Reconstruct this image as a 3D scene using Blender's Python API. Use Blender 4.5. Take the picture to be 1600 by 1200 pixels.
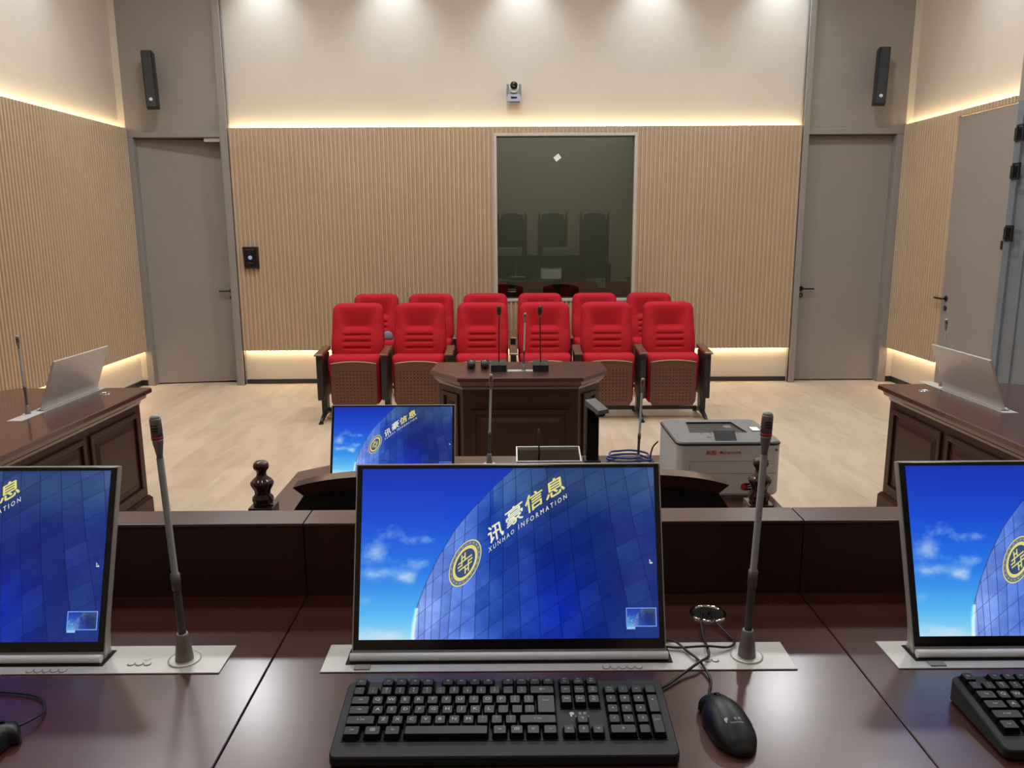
import bpy, bmesh, math, random
import numpy as np
from mathutils import Vector, Matrix
from math import sin, cos, tan, atan, atan2, pi, radians, sqrt

for _o in list(bpy.data.objects): bpy.data.objects.remove(_o)
scene = bpy.context.scene
COL = scene.collection
random.seed(7)

# ---------------------------------------------------------------- camera, world, exposure, main lights
PITCH = atan(245 / 1250.0)
cam = bpy.data.cameras.new('camera'); cam.sensor_width = 36; cam.lens = 36 * 1250 / 1600
cam.clip_start = 0.02; cam.clip_end = 100
camo = bpy.data.objects.new('camera', cam); COL.objects.link(camo)
camo.matrix_world = (Matrix.Translation((0, 0, 1.66)) @ Matrix.Rotation(-atan(3 / 1250.0), 4, 'Z')
                     @ Matrix.Rotation(pi / 2 - PITCH, 4, 'X') @ Matrix.Rotation(-radians(0.3), 4, 'Z'))
scene.camera = camo

w = bpy.data.worlds.new('world'); scene.world = w; w.use_nodes = True
w.node_tree.nodes['Background'].inputs[0].default_value = (0.55, 0.72, 1.0, 1)
w.node_tree.nodes['Background'].inputs[1].default_value = 2.2

scene.view_settings.view_transform = 'Standard'
scene.view_settings.look = 'None'
scene.view_settings.exposure = 0.0
scene.view_settings.gamma = 1.0
scene.view_settings.use_curve_mapping = False

CEIL = 4.42
E_SPOT = 17      # downlights washing the walls
E_GRID = 27      # downlights over the floor
E_LED = 46      # hidden warm strips
SPOT_COL = (0.74, 0.87, 1.0)
GRID_COL = (0.97, 0.98, 1.0)

# ---------------------------------------------------------------- materials
def nodes(name):
    m = bpy.data.materials.new(name); m.use_nodes = True
    return m, m.node_tree, m.node_tree.nodes['Principled BSDF']

def plain(name, col, rough=0.5, metal=0.0, coat=0.0, var=0.06, scale=40, bump=0.0, spec=0.5):
    m, t, b = nodes(name)
    n = t.nodes.new('ShaderNodeTexNoise'); n.inputs['Scale'].default_value = scale; n.inputs['Detail'].default_value = 4
    tc = t.nodes.new('ShaderNodeTexCoord'); t.links.new(tc.outputs['Object'], n.inputs['Vector'])
    r = t.nodes.new('ShaderNodeValToRGB')
    r.color_ramp.elements[0].color = tuple(c * (1 - var) for c in col) + (1,)
    r.color_ramp.elements[1].color = tuple(min(1, c * (1 + var)) for c in col) + (1,)
    r.color_ramp.elements[0].position = .35; r.color_ramp.elements[1].position = .65
    t.links.new(n.outputs[0], r.inputs[0]); t.links.new(r.outputs[0], b.inputs['Base Color'])
    b.inputs['Roughness'].default_value = rough; b.inputs['Metallic'].default_value = metal
    b.inputs['Coat Weight'].default_value = coat; b.inputs['Coat Roughness'].default_value = .12
    b.inputs['Specular IOR Level'].default_value = spec
    if bump:
        bm_ = t.nodes.new('ShaderNodeBump'); bm_.inputs['Strength'].default_value = bump; bm_.inputs['Distance'].default_value = .002
        t.links.new(n.outputs[0], bm_.inputs['Height']); t.links.new(bm_.outputs[0], b.inputs['Normal'])
    return m

def wood(name, dark, light, axis='X', stretch=14, scale=3.0, rough=.25, coat=.5, coatr=.1, pores=0.0, spec=0.5, rvar=0.06):
    m, t, b = nodes(name)
    tc = t.nodes.new('ShaderNodeTexCoord'); mp = t.nodes.new('ShaderNodeMapping')
    s = [stretch] * 3; s['XYZ'.index(axis)] = 1.0
    mp.inputs['Scale'].default_value = s
    t.links.new(tc.outputs['Object'], mp.inputs['Vector'])
    n = t.nodes.new('ShaderNodeTexNoise'); n.inputs['Scale'].default_value = scale; n.inputs['Detail'].default_value = 7
    n.inputs['Roughness'].default_value = .62; n.inputs['Distortion'].default_value = .6
    t.links.new(mp.outputs[0], n.inputs['Vector'])
    n2 = t.nodes.new('ShaderNodeTexNoise'); n2.inputs['Scale'].default_value = 2.3; n2.inputs['Detail'].default_value = 3
    t.links.new(tc.outputs['Object'], n2.inputs['Vector'])
    mx = t.nodes.new('ShaderNodeMath'); mx.operation = 'MULTIPLY_ADD'; mx.inputs[1].default_value = .65
    m2 = t.nodes.new('ShaderNodeMath'); m2.operation = 'MULTIPLY'; m2.inputs[1].default_value = .35
    t.links.new(n2.outputs[0], m2.inputs[0]); t.links.new(n.outputs[0], mx.inputs[0]); t.links.new(m2.outputs[0], mx.inputs[2])
    r = t.nodes.new('ShaderNodeValToRGB')
    r.color_ramp.elements[0].position = .32; r.color_ramp.elements[0].color = dark + (1,)
    r.color_ramp.elements[1].position = .68; r.color_ramp.elements[1].color = light + (1,)
    t.links.new(mx.outputs[0], r.inputs[0]); t.links.new(r.outputs[0], b.inputs['Base Color'])
    rr = t.nodes.new('ShaderNodeMapRange'); rr.inputs[3].default_value = rough - rvar; rr.inputs[4].default_value = rough + rvar
    t.links.new(n2.outputs[0], rr.inputs[0]); t.links.new(rr.outputs[0], b.inputs['Roughness'])
    b.inputs['Coat Weight'].default_value = coat; b.inputs['Coat Roughness'].default_value = coatr
    b.inputs['Specular IOR Level'].default_value = spec
    return m

def emis(name, col, s, sampled=True):
    m = bpy.data.materials.new(name); m.use_nodes = True; t = m.node_tree; t.nodes.clear()
    e = t.nodes.new('ShaderNodeEmission'); o = t.nodes.new('ShaderNodeOutputMaterial')
    e.inputs[0].default_value = tuple(col) + (1,); e.inputs[1].default_value = s
    t.links.new(e.outputs[0], o.inputs[0])
    if not sampled: m.cycles.emission_sampling = 'NONE'
    return m

M = {}
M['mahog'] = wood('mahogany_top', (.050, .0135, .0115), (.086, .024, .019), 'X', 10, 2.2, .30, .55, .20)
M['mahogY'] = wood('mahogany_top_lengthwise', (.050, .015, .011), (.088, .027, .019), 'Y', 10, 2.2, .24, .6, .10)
M['mahogShade'] = wood('mahogany_front_shaded', (.024, .0065, .005), (.043, .0115, .0085), 'Z', 10, 2.0, .42, .05, .25, spec=.3)  # darker copy of the top wood; weak light on fronts put into the colour
M['mahogD'] = wood('mahogany_chair', (.030, .009, .007), (.052, .015, .011), 'X', 10, 3, .22, .6, .08)
M['plaster'] = plain('beige_plaster', (.575, .51, .42), .85, var=.015, scale=3)
M['ceiling'] = plain('ceiling_paint', (.75, .73, .70), .9, var=.01)
M['slat'] = wood('oak_slat', (.47, .345, .225), (.525, .39, .262), 'Z', 12, 3.5, .55, 0, spec=.3)
M['grey'] = wood('grey_laminate', (.25, .225, .20), (.285, .26, .232), 'Z', 22, 5, .5, 0, spec=.35)
M['greydoor'] = wood('grey_door_laminate', (.27, .242, .212), (.305, .275, .24), 'Z', 22, 5, .5, 0, spec=.35)
M['greyday'] = plain('daylight_tinted_laminate', (.16, .18, .205), .4, var=.04, scale=5)  # grey laminate; the blue cast of the daylight is put into the colour
M['black'] = plain('black_plastic', (.008, .0085, .009), .42, var=.1)
M['blackm'] = plain('black_steel', (.014, .014, .015), .35, var=.1)
M['blackg'] = plain('black_gloss', (.004, .004, .006), .12, var=.05)
M['case'] = plain('keyboard_case', (.017, .018, .018), .5, var=.06, scale=200, spec=.4)
M['key'] = plain('keycap', (.016, .018, .017), .42, var=.08, scale=200)
M['well'] = plain('key_well', (.003, .003, .0035), .4, spec=.2)
M['legend'] = plain('legend_print', (.62, .63, .66), .5, var=.02)
M['skirt'] = plain('black_skirting', (.02, .019, .018), .4)
M['silver'] = plain('brushed_aluminium', (.62, .61, .59), .32, metal=.85, var=.04, scale=60)
M['silverback'] = plain('satin_monitor_back', (.58, .55, .53), .36, metal=.45, var=.03, scale=30)
M['plate'] = plain('anodised_plate', (.62, .61, .58), .42, metal=.35, var=.02, scale=30)
M['greystrip'] = plain('bezel_grey_strip', (.27, .255, .24), .5, metal=0)
M['mic'] = plain('mic_metal', (.13, .12, .113), .45, metal=.4, var=.04)
M['mich'] = plain('mic_head_metal', (.25, .23, .22), .4, metal=.45, var=.04)
M['roll'] = plain('satin_roller', (.86, .90, .94), .3, metal=0, var=.01)
M['slot'] = plain('mic_slot', (.01, .01, .01), .6)
M['tip'] = plain('mic_tip', (.42, .48, .50), .35, var=.05)
M['red'] = plain('mic_red_ring', (.45, .02, .03), .4)
M['chrome'] = plain('chrome', (.85, .85, .86), .08, metal=1.0, var=.01)
M['hole'] = plain('dark_hole', (.003, .003, .003), .8)
M['fabric'] = plain('red_fabric', (.43, .012, .022), .85, var=.10, scale=260, bump=.35, spec=.2)
M['ply'] = wood('seat_plywood', (.10, .037, .016), (.14, .054, .024), 'X', 9, 3, .38, .2)
M['arm'] = wood('armrest_wood', (.10, .040, .020), (.15, .062, .034), 'Y', 9, 4, .3, .4)
M['whitep'] = plain('printer_white', (.74, .76, .74), .35, var=.02)
M['greyp'] = plain('printer_grey', (.20, .21, .21), .4, var=.03)
M['darkp'] = plain('printer_dark', (.010, .012, .014), .4)
M['redp'] = plain('print_red', (.55, .03, .04), .5)
M['blue'] = plain('blue_cable', (.035, .075, .26), .4)
M['cable'] = plain('black_cable', (.008, .008, .009), .45)
M['leather'] = plain('black_leather', (.014, .013, .013), .4, var=.2, scale=60, bump=.3)
M['camgrey'] = plain('camera_grey', (.20, .21, .24), .4, metal=.3)
M['paper'] = plain('white_paper', (.8, .8, .76), .7)
M['cloth'] = plain('blue_grey_cloth', (.17, .19, .24), .9)
M['lensg'] = emis('screen_light_blue', (.20, .36, .55), 1.0, False)
M['led'] = emis('warm_led', (1.0, .78, .47), E_LED)
M['lens'] = emis('downlight_lens', (.9, .95, 1.0), 14, False)
M['white_led'] = emis('white_indicator', (1, 1, 1), 3.0, False)
M['frame'] = plain('pale_window_frame', (.50, .47, .40), .45)
M['darkwall'] = plain('observation_wall', (.33, .335, .30), .9)
M['dcam'] = plain('document_camera_grey', (.10, .11, .105), .4)
M['gauze'] = plain('mic_grille', (.05, .05, .055), .5, metal=.5, var=.5, scale=500, bump=.6)

# floor: pale oak planks running towards the back wall
m, t, b = nodes('oak_planks')
tc = t.nodes.new('ShaderNodeTexCoord'); mp = t.nodes.new('ShaderNodeMapping'); mp.inputs['Rotation'].default_value = (0, 0, pi / 2)
br = t.nodes.new('ShaderNodeTexBrick'); br.offset = .37; br.inputs['Scale'].default_value = 1
br.inputs['Brick Width'].default_value = 1.25; br.inputs['Row Height'].default_value = .20
br.inputs['Mortar Size'].default_value = .0012; br.inputs['Mortar Smooth'].default_value = .4
br.inputs['Color1'].default_value = (.56, .435, .31, 1); br.inputs['Color2'].default_value = (.63, .50, .365, 1)
br.inputs['Mortar'].default_value = (.46, .35, .24, 1)
t.links.new(tc.outputs['Object'], mp.inputs[0]); t.links.new(mp.outputs[0], br.inputs['Vector'])
mp2 = t.nodes.new('ShaderNodeMapping'); mp2.inputs['Scale'].default_value = (5, 1.2, 1)
n = t.nodes.new('ShaderNodeTexNoise'); n.inputs['Scale'].default_value = 1.6; n.inputs['Detail'].default_value = 8; n.inputs['Roughness'].default_value = .6; n.inputs['Distortion'].default_value = .8
t.links.new(tc.outputs['Object'], mp2.inputs[0]); t.links.new(mp2.outputs[0], n.inputs['Vector'])
rp = t.nodes.new('ShaderNodeValToRGB'); rp.color_ramp.elements[0].position = .3; rp.color_ramp.elements[0].color = (.87, .85, .83, 1)
rp.color_ramp.elements[1].position = .6; rp.color_ramp.elements[1].color = (1.04, 1.03, 1.02, 1)
mixc = t.nodes.new('ShaderNodeMix'); mixc.data_type = 'RGBA'; mixc.blend_type = 'MULTIPLY'; mixc.inputs[0].default_value = 1
t.links.new(n.outputs[0], rp.inputs[0]); t.links.new(br.outputs[0], mixc.inputs[6]); t.links.new(rp.outputs[0], mixc.inputs[7])
t.links.new(mixc.outputs[2], b.inputs['Base Color'])
b.inputs['Roughness'].default_value = .42; b.inputs['Specular IOR Level'].default_value = .35
M['floor'] = m

def glass_mat(name, tint, fac, rough=0.0, tint2=(.88, .93, .84)):
    m = bpy.data.materials.new(name); m.use_nodes = True; t = m.node_tree; t.nodes.clear()
    o = t.nodes.new('ShaderNodeOutputMaterial'); mix = t.nodes.new('ShaderNodeMixShader')
    tr = t.nodes.new('ShaderNodeBsdfTransparent'); tr.inputs[0].default_value = tint + (1,)
    gl = t.nodes.new('ShaderNodeBsdfGlossy'); gl.inputs['Roughness'].default_value = rough; gl.inputs[0].default_value = tint2 + (1,)
    fr = t.nodes.new('ShaderNodeFresnel'); fr.inputs[0].default_value = 1.5
    ma = t.nodes.new('ShaderNodeMath'); ma.operation = 'ADD'; ma.inputs[1].default_value = fac
    t.links.new(fr.outputs[0], ma.inputs[0]); t.links.new(ma.outputs[0], mix.inputs[0])
    t.links.new(tr.outputs[0], mix.inputs[1]); t.links.new(gl.outputs[0], mix.inputs[2]); t.links.new(mix.outputs[0], o.inputs[0])
    return m
M['oneway'] = glass_mat('one_way_glass', (.60, .61, .55), .095)
M['clear'] = glass_mat('clear_lid', (.80, .82, .80), .0, tint2=(.9, .9, .9))

# ---------------------------------------------------------------- mesh helpers
class MB:
    def __init__(s): s.bm = bmesh.new(); s.mats = []
    def mi(s, mat):
        if mat is None: mat = s.mats[0] if s.mats else None
        if mat is None: return 0
        if mat not in s.mats: s.mats.append(mat)
        return s.mats.index(mat)
    def add(s, verts, faces, mat=None, smooth=False, mx=None):
        i = s.mi(mat); vs = [s.bm.verts.new(mx @ Vector(v) if mx else v) for v in verts]
        fs = []
        for f in faces:
            try: fc = s.bm.faces.new([vs[k] for k in f])
            except ValueError: continue
            fc.material_index = i; fc.smooth = smooth; fs.append(fc)
        return fs
    def box(s, x0, x1, y0, y1, z0, z1, mat=None, bev=0, mx=None, seg=2):
        v = [(x0, y0, z0), (x1, y0, z0), (x1, y1, z0), (x0, y1, z0), (x0, y0, z1), (x1, y0, z1), (x1, y1, z1), (x0, y1, z1)]
        f = [(3, 2, 1, 0), (4, 5, 6, 7), (0, 1, 5, 4), (1, 2, 6, 5), (2, 3, 7, 6), (3, 0, 4, 7)]
        fs = s.add(v, f, mat, mx=mx)
        if bev:
            es = list({e for fc in fs for e in fc.edges})
            i = s.mi(mat)
            r = bmesh.ops.bevel(s.bm, geom=es, offset=bev, segments=seg, affect='EDGES', profile=.5)
            for fc in r['faces']: fc.material_index = i
        return s
    def loft(s, rings, mat=None, smooth=False, caps=True, mx=None, closed=True):
        n = len(rings[0]); vs = [v for r in rings for v in r]; f = []
        for k in range(len(rings) - 1):
            for i in range(n if closed else n - 1):
                j = (i + 1) % n; f.append((k * n + i, k * n + j, (k + 1) * n + j, (k + 1) * n + i))
        fs = s.add(vs, f + ([tuple(range(n))[::-1], tuple(range((len(rings) - 1) * n, len(rings) * n))] if caps else []), mat, smooth, mx)
        if caps and smooth:
            for fc in fs[-2:]: fc.smooth = False
        return s
    def lathe(s, prof, mat=None, n=24, mx=None, smooth=True, caps=True):
        rings = [[(r * cos(2 * pi * i / n), r * sin(2 * pi * i / n), z) for i in range(n)] for r, z in prof]
        return s.loft(rings, mat, smooth, caps, mx)
    def tube(s, pts, r, mat=None, n=10, mx=None):
        pts = [Vector(p) for p in pts]; rings = []
        up = Vector((0, 0, 1)); prev = None
        for i, p in enumerate(pts):
            d = (pts[min(i + 1, len(pts) - 1)] - pts[max(i - 1, 0)]).normalized()
            if prev is None:
                a = d.cross(up) if abs(d.z) < .95 else d.cross(Vector((1, 0, 0)))
            else: a = prev - d * prev.dot(d)
            a.normalize(); prev = a; c = d.cross(a)
            rr = r[i] if isinstance(r, (list, tuple)) else r
            rings.append([tuple(p + (a * cos(2 * pi * k / n) + c * sin(2 * pi * k / n)) * rr) for k in range(n)])
        return s.loft(rings, mat, True, True, mx)
    def poly(s, pts, z0, z1, mat=None, mx=None):
        return s.loft([[(x, y, z0) for x, y in pts], [(x, y, z1) for x, y in pts]], mat, mx=mx)
    def mesh(s, name):
        me = bpy.data.meshes.new(name)
        bmesh.ops.recalc_face_normals(s.bm, faces=s.bm.faces)
        s.bm.to_mesh(me); s.bm.free()
        for m_ in s.mats: me.materials.append(m_)
        return me
    def build(s, name, parent=None, loc=None, **tags):
        o = bpy.data.objects.new(name, s.mesh(name)); COL.objects.link(o)
        if parent: o.parent = parent
        if loc: o.location = loc
        for k, v in tags.items(): o[k] = v
        return o

def thing(name, label, cat, loc=(0, 0, 0), rot=(0, 0, 0), group=None):
    o = bpy.data.objects.new(name, None); COL.objects.link(o); o.location = loc; o.rotation_euler = rot
    o.empty_display_size = .05
    o['label'] = label; o['category'] = cat
    if group: o['group'] = group
    return o
def tag(o, label, cat, group=None):
    o['label'] = label; o['category'] = cat
    if group: o['group'] = group
    return o
def copy_tree(o, parent=None, label=None, group=None, loc=None, rot=None, scale=None):
    c = o.copy(); COL.objects.link(c)
    if parent: c.parent = parent
    if label: c['label'] = label
    if group: c['group'] = group
    if loc is not None: c.location = loc
    if rot is not None: c.rotation_euler = rot
    if scale is not None: c.scale = scale
    for ch in list(o.children): copy_tree(ch, c)
    return c
def struct(o, kind='structure'): o['kind'] = kind; return o

def smooth_path(pts, n=8):
    P = [Vector(p) for p in pts]; P = [P[0] * 2 - P[1]] + P + [P[-1] * 2 - P[-2]]; out = []
    for i in range(1, len(P) - 2):
        for k in range(n):
            t_ = k / n; a, b_, c, d = P[i - 1:i + 3]
            out.append(.5 * ((2 * b_) + (c - a) * t_ + (2 * a - 5 * b_ + 4 * c - d) * t_ ** 2 + (3 * b_ - a - 3 * c + d) * t_ ** 3))
    out.append(P[-2]); return out

def offset_poly(pts, d):
    """shrink (d>0) a convex counter-clockwise polygon"""
    n = len(pts); out = []
    for i in range(n):
        p0, p1, p2 = Vector(pts[i - 1]), Vector(pts[i]), Vector(pts[(i + 1) % n])
        e1 = (p1 - p0).normalized(); e2 = (p2 - p1).normalized()
        n1 = Vector((-e1.y, e1.x)); n2 = Vector((-e2.y, e2.x))
        bis = (n1 + n2); bis /= max(1e-6, bis.length); k = d / max(.2, bis.dot(n1))
        out.append(tuple(p1 + bis * k))
    return out

_tc = {}
def text_geo(body, size=1.0):
    """vertices (x, y) and faces of flat lettering, centred"""
    if body not in _tc:
        cu = bpy.data.curves.new('t', 'FONT'); cu.body = body; cu.size = 1; cu.align_x = 'CENTER'; cu.align_y = 'CENTER'; cu.resolution_u = 2
        o = bpy.data.objects.new('t', cu); COL.objects.link(o)
        bpy.context.view_layer.update()
        me = bpy.data.meshes.new_from_object(o.evaluated_get(bpy.context.evaluated_depsgraph_get()))
        vs = [(v.co.x, v.co.y) for v in me.vertices]; fs = [tuple(p.vertices) for p in me.polygons]
        bpy.data.objects.remove(o); bpy.data.meshes.remove(me); bpy.data.curves.remove(cu)
        if vs:
            xs = [v[0] for v in vs]; ys = [v[1] for v in vs]
            cx, cy = (min(xs) + max(xs)) / 2, (min(ys) + max(ys)) / 2
            vs = [(x - cx, y - cy) for x, y in vs]
        _tc[body] = (vs, fs)
    vs, fs = _tc[body]
    return [(x * size, y * size) for x, y in vs], fs
def text_fit(body):
    """lettering normalised to the unit square"""
    vs, fs = text_geo(body); xs = [v[0] for v in vs]; ys = [v[1] for v in vs]
    x0, x1, y0, y1 = min(xs), max(xs), min(ys), max(ys)
    return [((x - x0) / (x1 - x0), (y - y0) / (y1 - y0)) for x, y in vs], fs

# ---------------------------------------------------------------- the room
XL, XR, YB = -3.90, 4.05, 8.50         # faces of the slatted panels
XLP, XRP, YBP = -3.97, 4.12, 8.57      # plaster behind them
YREAR = -1.9
LT, LB = 2.665, .375                   # top and bottom of the slats

f = MB(); f.box(XLP - .2, XRP + .2, YREAR - .2, YBP + .2, -.1, 0, M['floor']); struct(f.build('floor'))
f = MB(); f.box(XLP - .2, XRP + .2, YREAR - .2, YBP + .2, CEIL, CEIL + .1, M['ceiling']); struct(f.build('ceiling'))
f = MB(); f.box(XLP, XRP, YREAR, 1.40, 0, .20, M['floor']); struct(f.build('floor_dais'))
f = MB(); f.box(XLP - .2, XRP + .2, YREAR - .1, YREAR, 0, CEIL, M['plaster']); struct(f.build('wall_rear'))

wb = MB()
wb.box(XLP, XRP, YBP, YBP + .1, 2.62, CEIL, M['plaster'])
wb.box(-2.93, -.14, YBP, YBP + .1, 0, 2.62); wb.box(1.30, 3.03, YBP, YBP + .1, 0, 2.62); wb.box(-.14, 1.30, YBP, YBP + .1, 0, .90)
wb.box(XLP, XL, YB + .002, YBP, LT, CEIL); wb.box(XR, XRP, YB + .002, YBP, LT, CEIL)
wb.box(XLP, XL, YB + .002, YBP, 0, LB); wb.box(XR, XRP, YB + .002, YBP, 0, LB)
wb.box(XLP, XL, YB + .002, YBP, LB, LT); wb.box(XR, XRP, YB + .002, YBP, LB, LT)
wall_back = struct(wb.build('wall_back'))
wl = MB(); wl.box(XLP - .1, XLP, YREAR, YBP + .1, 0, CEIL, M['plaster']); wall_left = struct(wl.build('wall_left'))
wr = MB()
WY0, WY1, WZ0, WZ1 = 4.75, 6.05, .75, 2.35       # daylight window in the right wall
wr.box(XRP, XRP + .1, YREAR, WY0, 0, CEIL, M['plaster']); wr.box(XRP, XRP + .1, WY1, YBP + .1, 0, CEIL)
wr.box(XRP, XRP + .1, WY0, WY1, 0, WZ0); wr.box(XRP, XRP + .1, WY0, WY1, WZ1, CEIL)
wall_right = struct(wr.build('wall_right'))

PER, RW, RD = .0445, .025, .017
def slats(u0, u1, z0, z1, place, mb):
    """ribbed panel: ribs of a rounded trapezoid section along u, standing on a thin board"""
    prof = []; n = max(1, int(round((u1 - u0) / PER))); p = (u1 - u0) / n
    prof.append((u0, 0))
    for k in range(n):
        a = u0 + k * p + (p - RW) / 2
        prof += [(a, 0), (a + .002, RD * .75), (a + .005, RD), (a + RW - .005, RD), (a + RW - .002, RD * .75), (a + RW, 0)]
    prof.append((u1, 0)); prof += [(u1, -.02), (u0, -.02)]
    mb.loft([[place(u, d, z) for u, d in prof] for z in (z0, z1)], M['slat'])
sb = MB()
pb = lambda u, d, z: (u, YB - d, z)
slats(-2.86, -.14, LB, LT, pb, sb); slats(1.30, 3.0, LB, LT, pb, sb)
slats(-.14, 1.30, LB, .90, pb, sb); slats(-.14, 1.30, 2.585, LT, pb, sb)
sb.build('slat_panel', wall_back)
sl = MB(); slats(YREAR + .02, YB, LB, LT, lambda u, d, z: (XL + d, u, z), sl); sl.build('slat_panel', wall_left)
sr = MB(); pr_ = lambda u, d, z: (XR - d, u, z)
slats(7.50, YB, LB, LT, pr_, sr); slats(6.66, 7.50, 2.615, LT, pr_, sr)
slats(YREAR + .02, 4.4, LB, LT, pr_, sr)
sr.build('slat_panel', wall_right)

# skirting
for nm, bx_ in (('baseboard_back', [(-2.86, -1.0 + .0, YBP - .012, YBP, .005, .05), (-1.0, 3.0, YBP - .012, YBP, .005, .05)]),
                ('baseboard_left', [(XLP, XLP + .012, YREAR, YB, .005, .06)]),
                ('baseboard_right', [(XRP - .012, XRP, 7.50, YB, .005, .06)])):
    k = MB()
    for q in bx_: k.box(*q, M['skirt'])
    if nm == 'baseboard_left': k.box(XLP, XL, YB - .012, YB, .005, .06)
    if nm == 'baseboard_right': k.box(XR, XRP, YB - .012, YB, .005, .06)
    struct(k.build(nm))

# grey portals around the two back doors, up to the ceiling
def portal(n, x0, x1, ox0, ox1, pil_x0, pil_x1):
    g = MB()
    g.box(x0, x1, YB, YB + .06, 2.60, CEIL, M['grey'])               # board above the door
    g.box(x0, ox0, YB - .02, YB + .12, 0, 2.574, None, .003); g.box(ox1, x1, YB - .02, YB + .12, 0, 2.574, None, .003)
    g.box(x0, x1, YB - .02, YB + .12, 2.575, 2.63, None, .003)
    g.box(pil_x0, pil_x1, YB - .035, YB + .02, 0, CEIL, None, .003)
    struct(g.build('trim_%d' % n))
portal(1, XL, -2.86, -3.83, -2.945, -2.93, -2.86)
portal(2, 3.0, XR, 3.06, 3.965, 3.0, 3.06)

def lever(mb, mx, d=1):
    mb.lathe([(.026, 0), (.026, .008)], M['black'], 20, mx)
    mb.lathe([(.010, .008), (.010, .05)], M['black'], 12, mx)
    mb.box(-.008 if d > 0 else -.125, .125 if d > 0 else .008, -.008, .008, .042, .056, M['black'], .003, mx)
def keyhole(mb, mx):
    mb.lathe([(.024, 0), (.024, .008)], M['black'], 20, mx); mb.box(-.005, .005, -.009, .009, .008, .011, M['chrome'], 0, mx)
FRONT = Matrix.Rotation(pi / 2, 4, 'X')     # local z -> -y, local y -> z
def door(n, w, h, hinge, rz, handle_x, d, label_m):
    e = bpy.data.objects.new('door_%d' % n, None); COL.objects.link(e); e.location = hinge; e.rotation_euler = (0, 0, rz); e['kind'] = 'structure'
    a = MB(); a.box(0, w, 0, .045, .012, h, M['greydoor'], .002); a.build('door_leaf', e)
    a = MB(); lever(a, Matrix.Translation((handle_x, 0, 1.0)) @ FRONT, d); a.build('door_handle', e)
    a = MB(); keyhole(a, Matrix.Translation((handle_x, 0, .93)) @ FRONT); a.build('keyhole', e)
    return e
d1 = door(1, .885, 2.57, (-3.832, YB + .07, 0), radians(9), .835, -1, None)
a = MB(); a.box(-3.12, -2.95, YB + .02, YB + .06, 2.535, 2.572, M['whitep'], .003); struct(a.build('door_1_closer'))
d2 = door(2, .905, 2.57, (3.06, YB + .085, 0), 0, .055, 1, None)
# dark lobby behind the left door
a = MB(); a.box(-4.1, -2.8, 9.4, 9.45, 0, 2.7, M['darkwall']); a.box(-4.1, -4.05, 8.67, 9.4, 0, 2.7); a.box(-2.9, -2.85, 8.67, 9.4, 0, 2.7); a.box(-4.1, -2.8, 8.67, 9.45, 2.62, 2.7)
a.box(-4.1, -2.8, 8.67, 9.45, -.1, 0)
a.box(2.95, 4.15, 8.66, 8.7, 0, 2.7)
struct(a.build('wall_lobby'))

# right-hand door, flush with the slats, and the grey door leaf beside it, daylight blue put into its colour
e = bpy.data.objects.new('door_3', None); COL.objects.link(e); e['kind'] = 'structure'
RX = Matrix(((0, 0, -1, 0), (-1, 0, 0, 0), (0, 1, 0, 0), (0, 0, 0, 1)))    # local x -> -Y, y -> Z, z -> -X
a = MB(); a.box(XR, XR + .045, 6.60, 7.495, .01, 2.61, M['greydoor'], .002); a.build('door_leaf', e)
a = MB(); lever(a, Matrix.Translation((XR, 7.42, .99)) @ RX, -1); a.build('door_handle', e)
a = MB(); keyhole(a, Matrix.Translation((XR, 7.42, .90)) @ RX); a.build('keyhole', e)
a = MB(); a.box(XR - .012, XR, 6.625, 6.665, 1.46, 1.53, M['black'], .003); a.build('strike_plate', e)
a = MB()
a.box(XR - .02, XRP, 4.40, 4.75, 0, CEIL, M['greyday']); a.box(XR - .02, XRP, 6.05, 6.16, 0, 2.62)
a.box(XR - .03, XRP, 6.52, 6.60, 0, 2.62, None, .003)
a.box(XR - .005, XRP, 6.16, 6.52, 0, 2.62); a.box(XR - .02, XRP, 6.34, 6.37, 0, 2.6)
struct(a.build('trim_3'))
a = MB(); a.box(XR - .02, XRP, 4.75, 6.62, 2.62, CEIL, M['grey'], .002); a.box(XR - .02, XRP, 4.75, 6.05, WZ1, 2.62); a.box(XR - .02, XRP, 4.75, 6.05, 0, WZ0)
struct(a.build('trim_4'))
for z in (2.36, 2.07, 1.59):
    a = MB(); mx = Matrix.Translation((XR - .03, 6.52, z))
    a.box(-.02, 0, -.01, .06, -.05, .05, M['black'], .003, mx)
    for q in ((-.10, -.085, -.065, .065), (-.025, -.01, -.065, .065), (-.085, -.025, .05, .065), (-.085, -.025, -.065, -.05)): a.box(-.05, -.035, q[0], q[1], q[2], q[3], None, 0, mx)
    a.box(-.036, -.018, -.025, -.01, -.03, .03, None, 0, mx)
    o = a.build('latch', None)
    tag(o, {2.36: 'uppermost black rectangular latch on the daylight-tinted grey frame of the right wall', 2.07: 'middle black rectangular latch on the daylight-tinted grey frame of the right wall',
            1.59: 'lowest black rectangular latch, beside the grey door of the right wall'}[z], 'latch', 'black latches on the right wall')
# open rings for the latches (pull loops)
e = bpy.data.objects.new('window_2', None); COL.objects.link(e); e['kind'] = 'structure'
a = MB()
for q in ((WY0, WY0 + .06, WZ0, WZ1), (WY1 - .06, WY1, WZ0, WZ1), (WY0 + .06, WY1 - .06, WZ0, WZ0 + .06), (WY0 + .06, WY1 - .06, WZ1 - .06, WZ1), (5.37, 5.43, WZ0 + .06, WZ1 - .06)):
    a.box(XR + .01, XRP + .05, q[0], q[1], q[2], q[3], M['greyday'])
a.build('window_frame', e)
a = MB(); a.box(XRP + .01, XRP + .016, WY0 + .05, WY1 - .05, WZ0 + .05, WZ1 - .05, M['clear']); a.build('pane', e)

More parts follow.
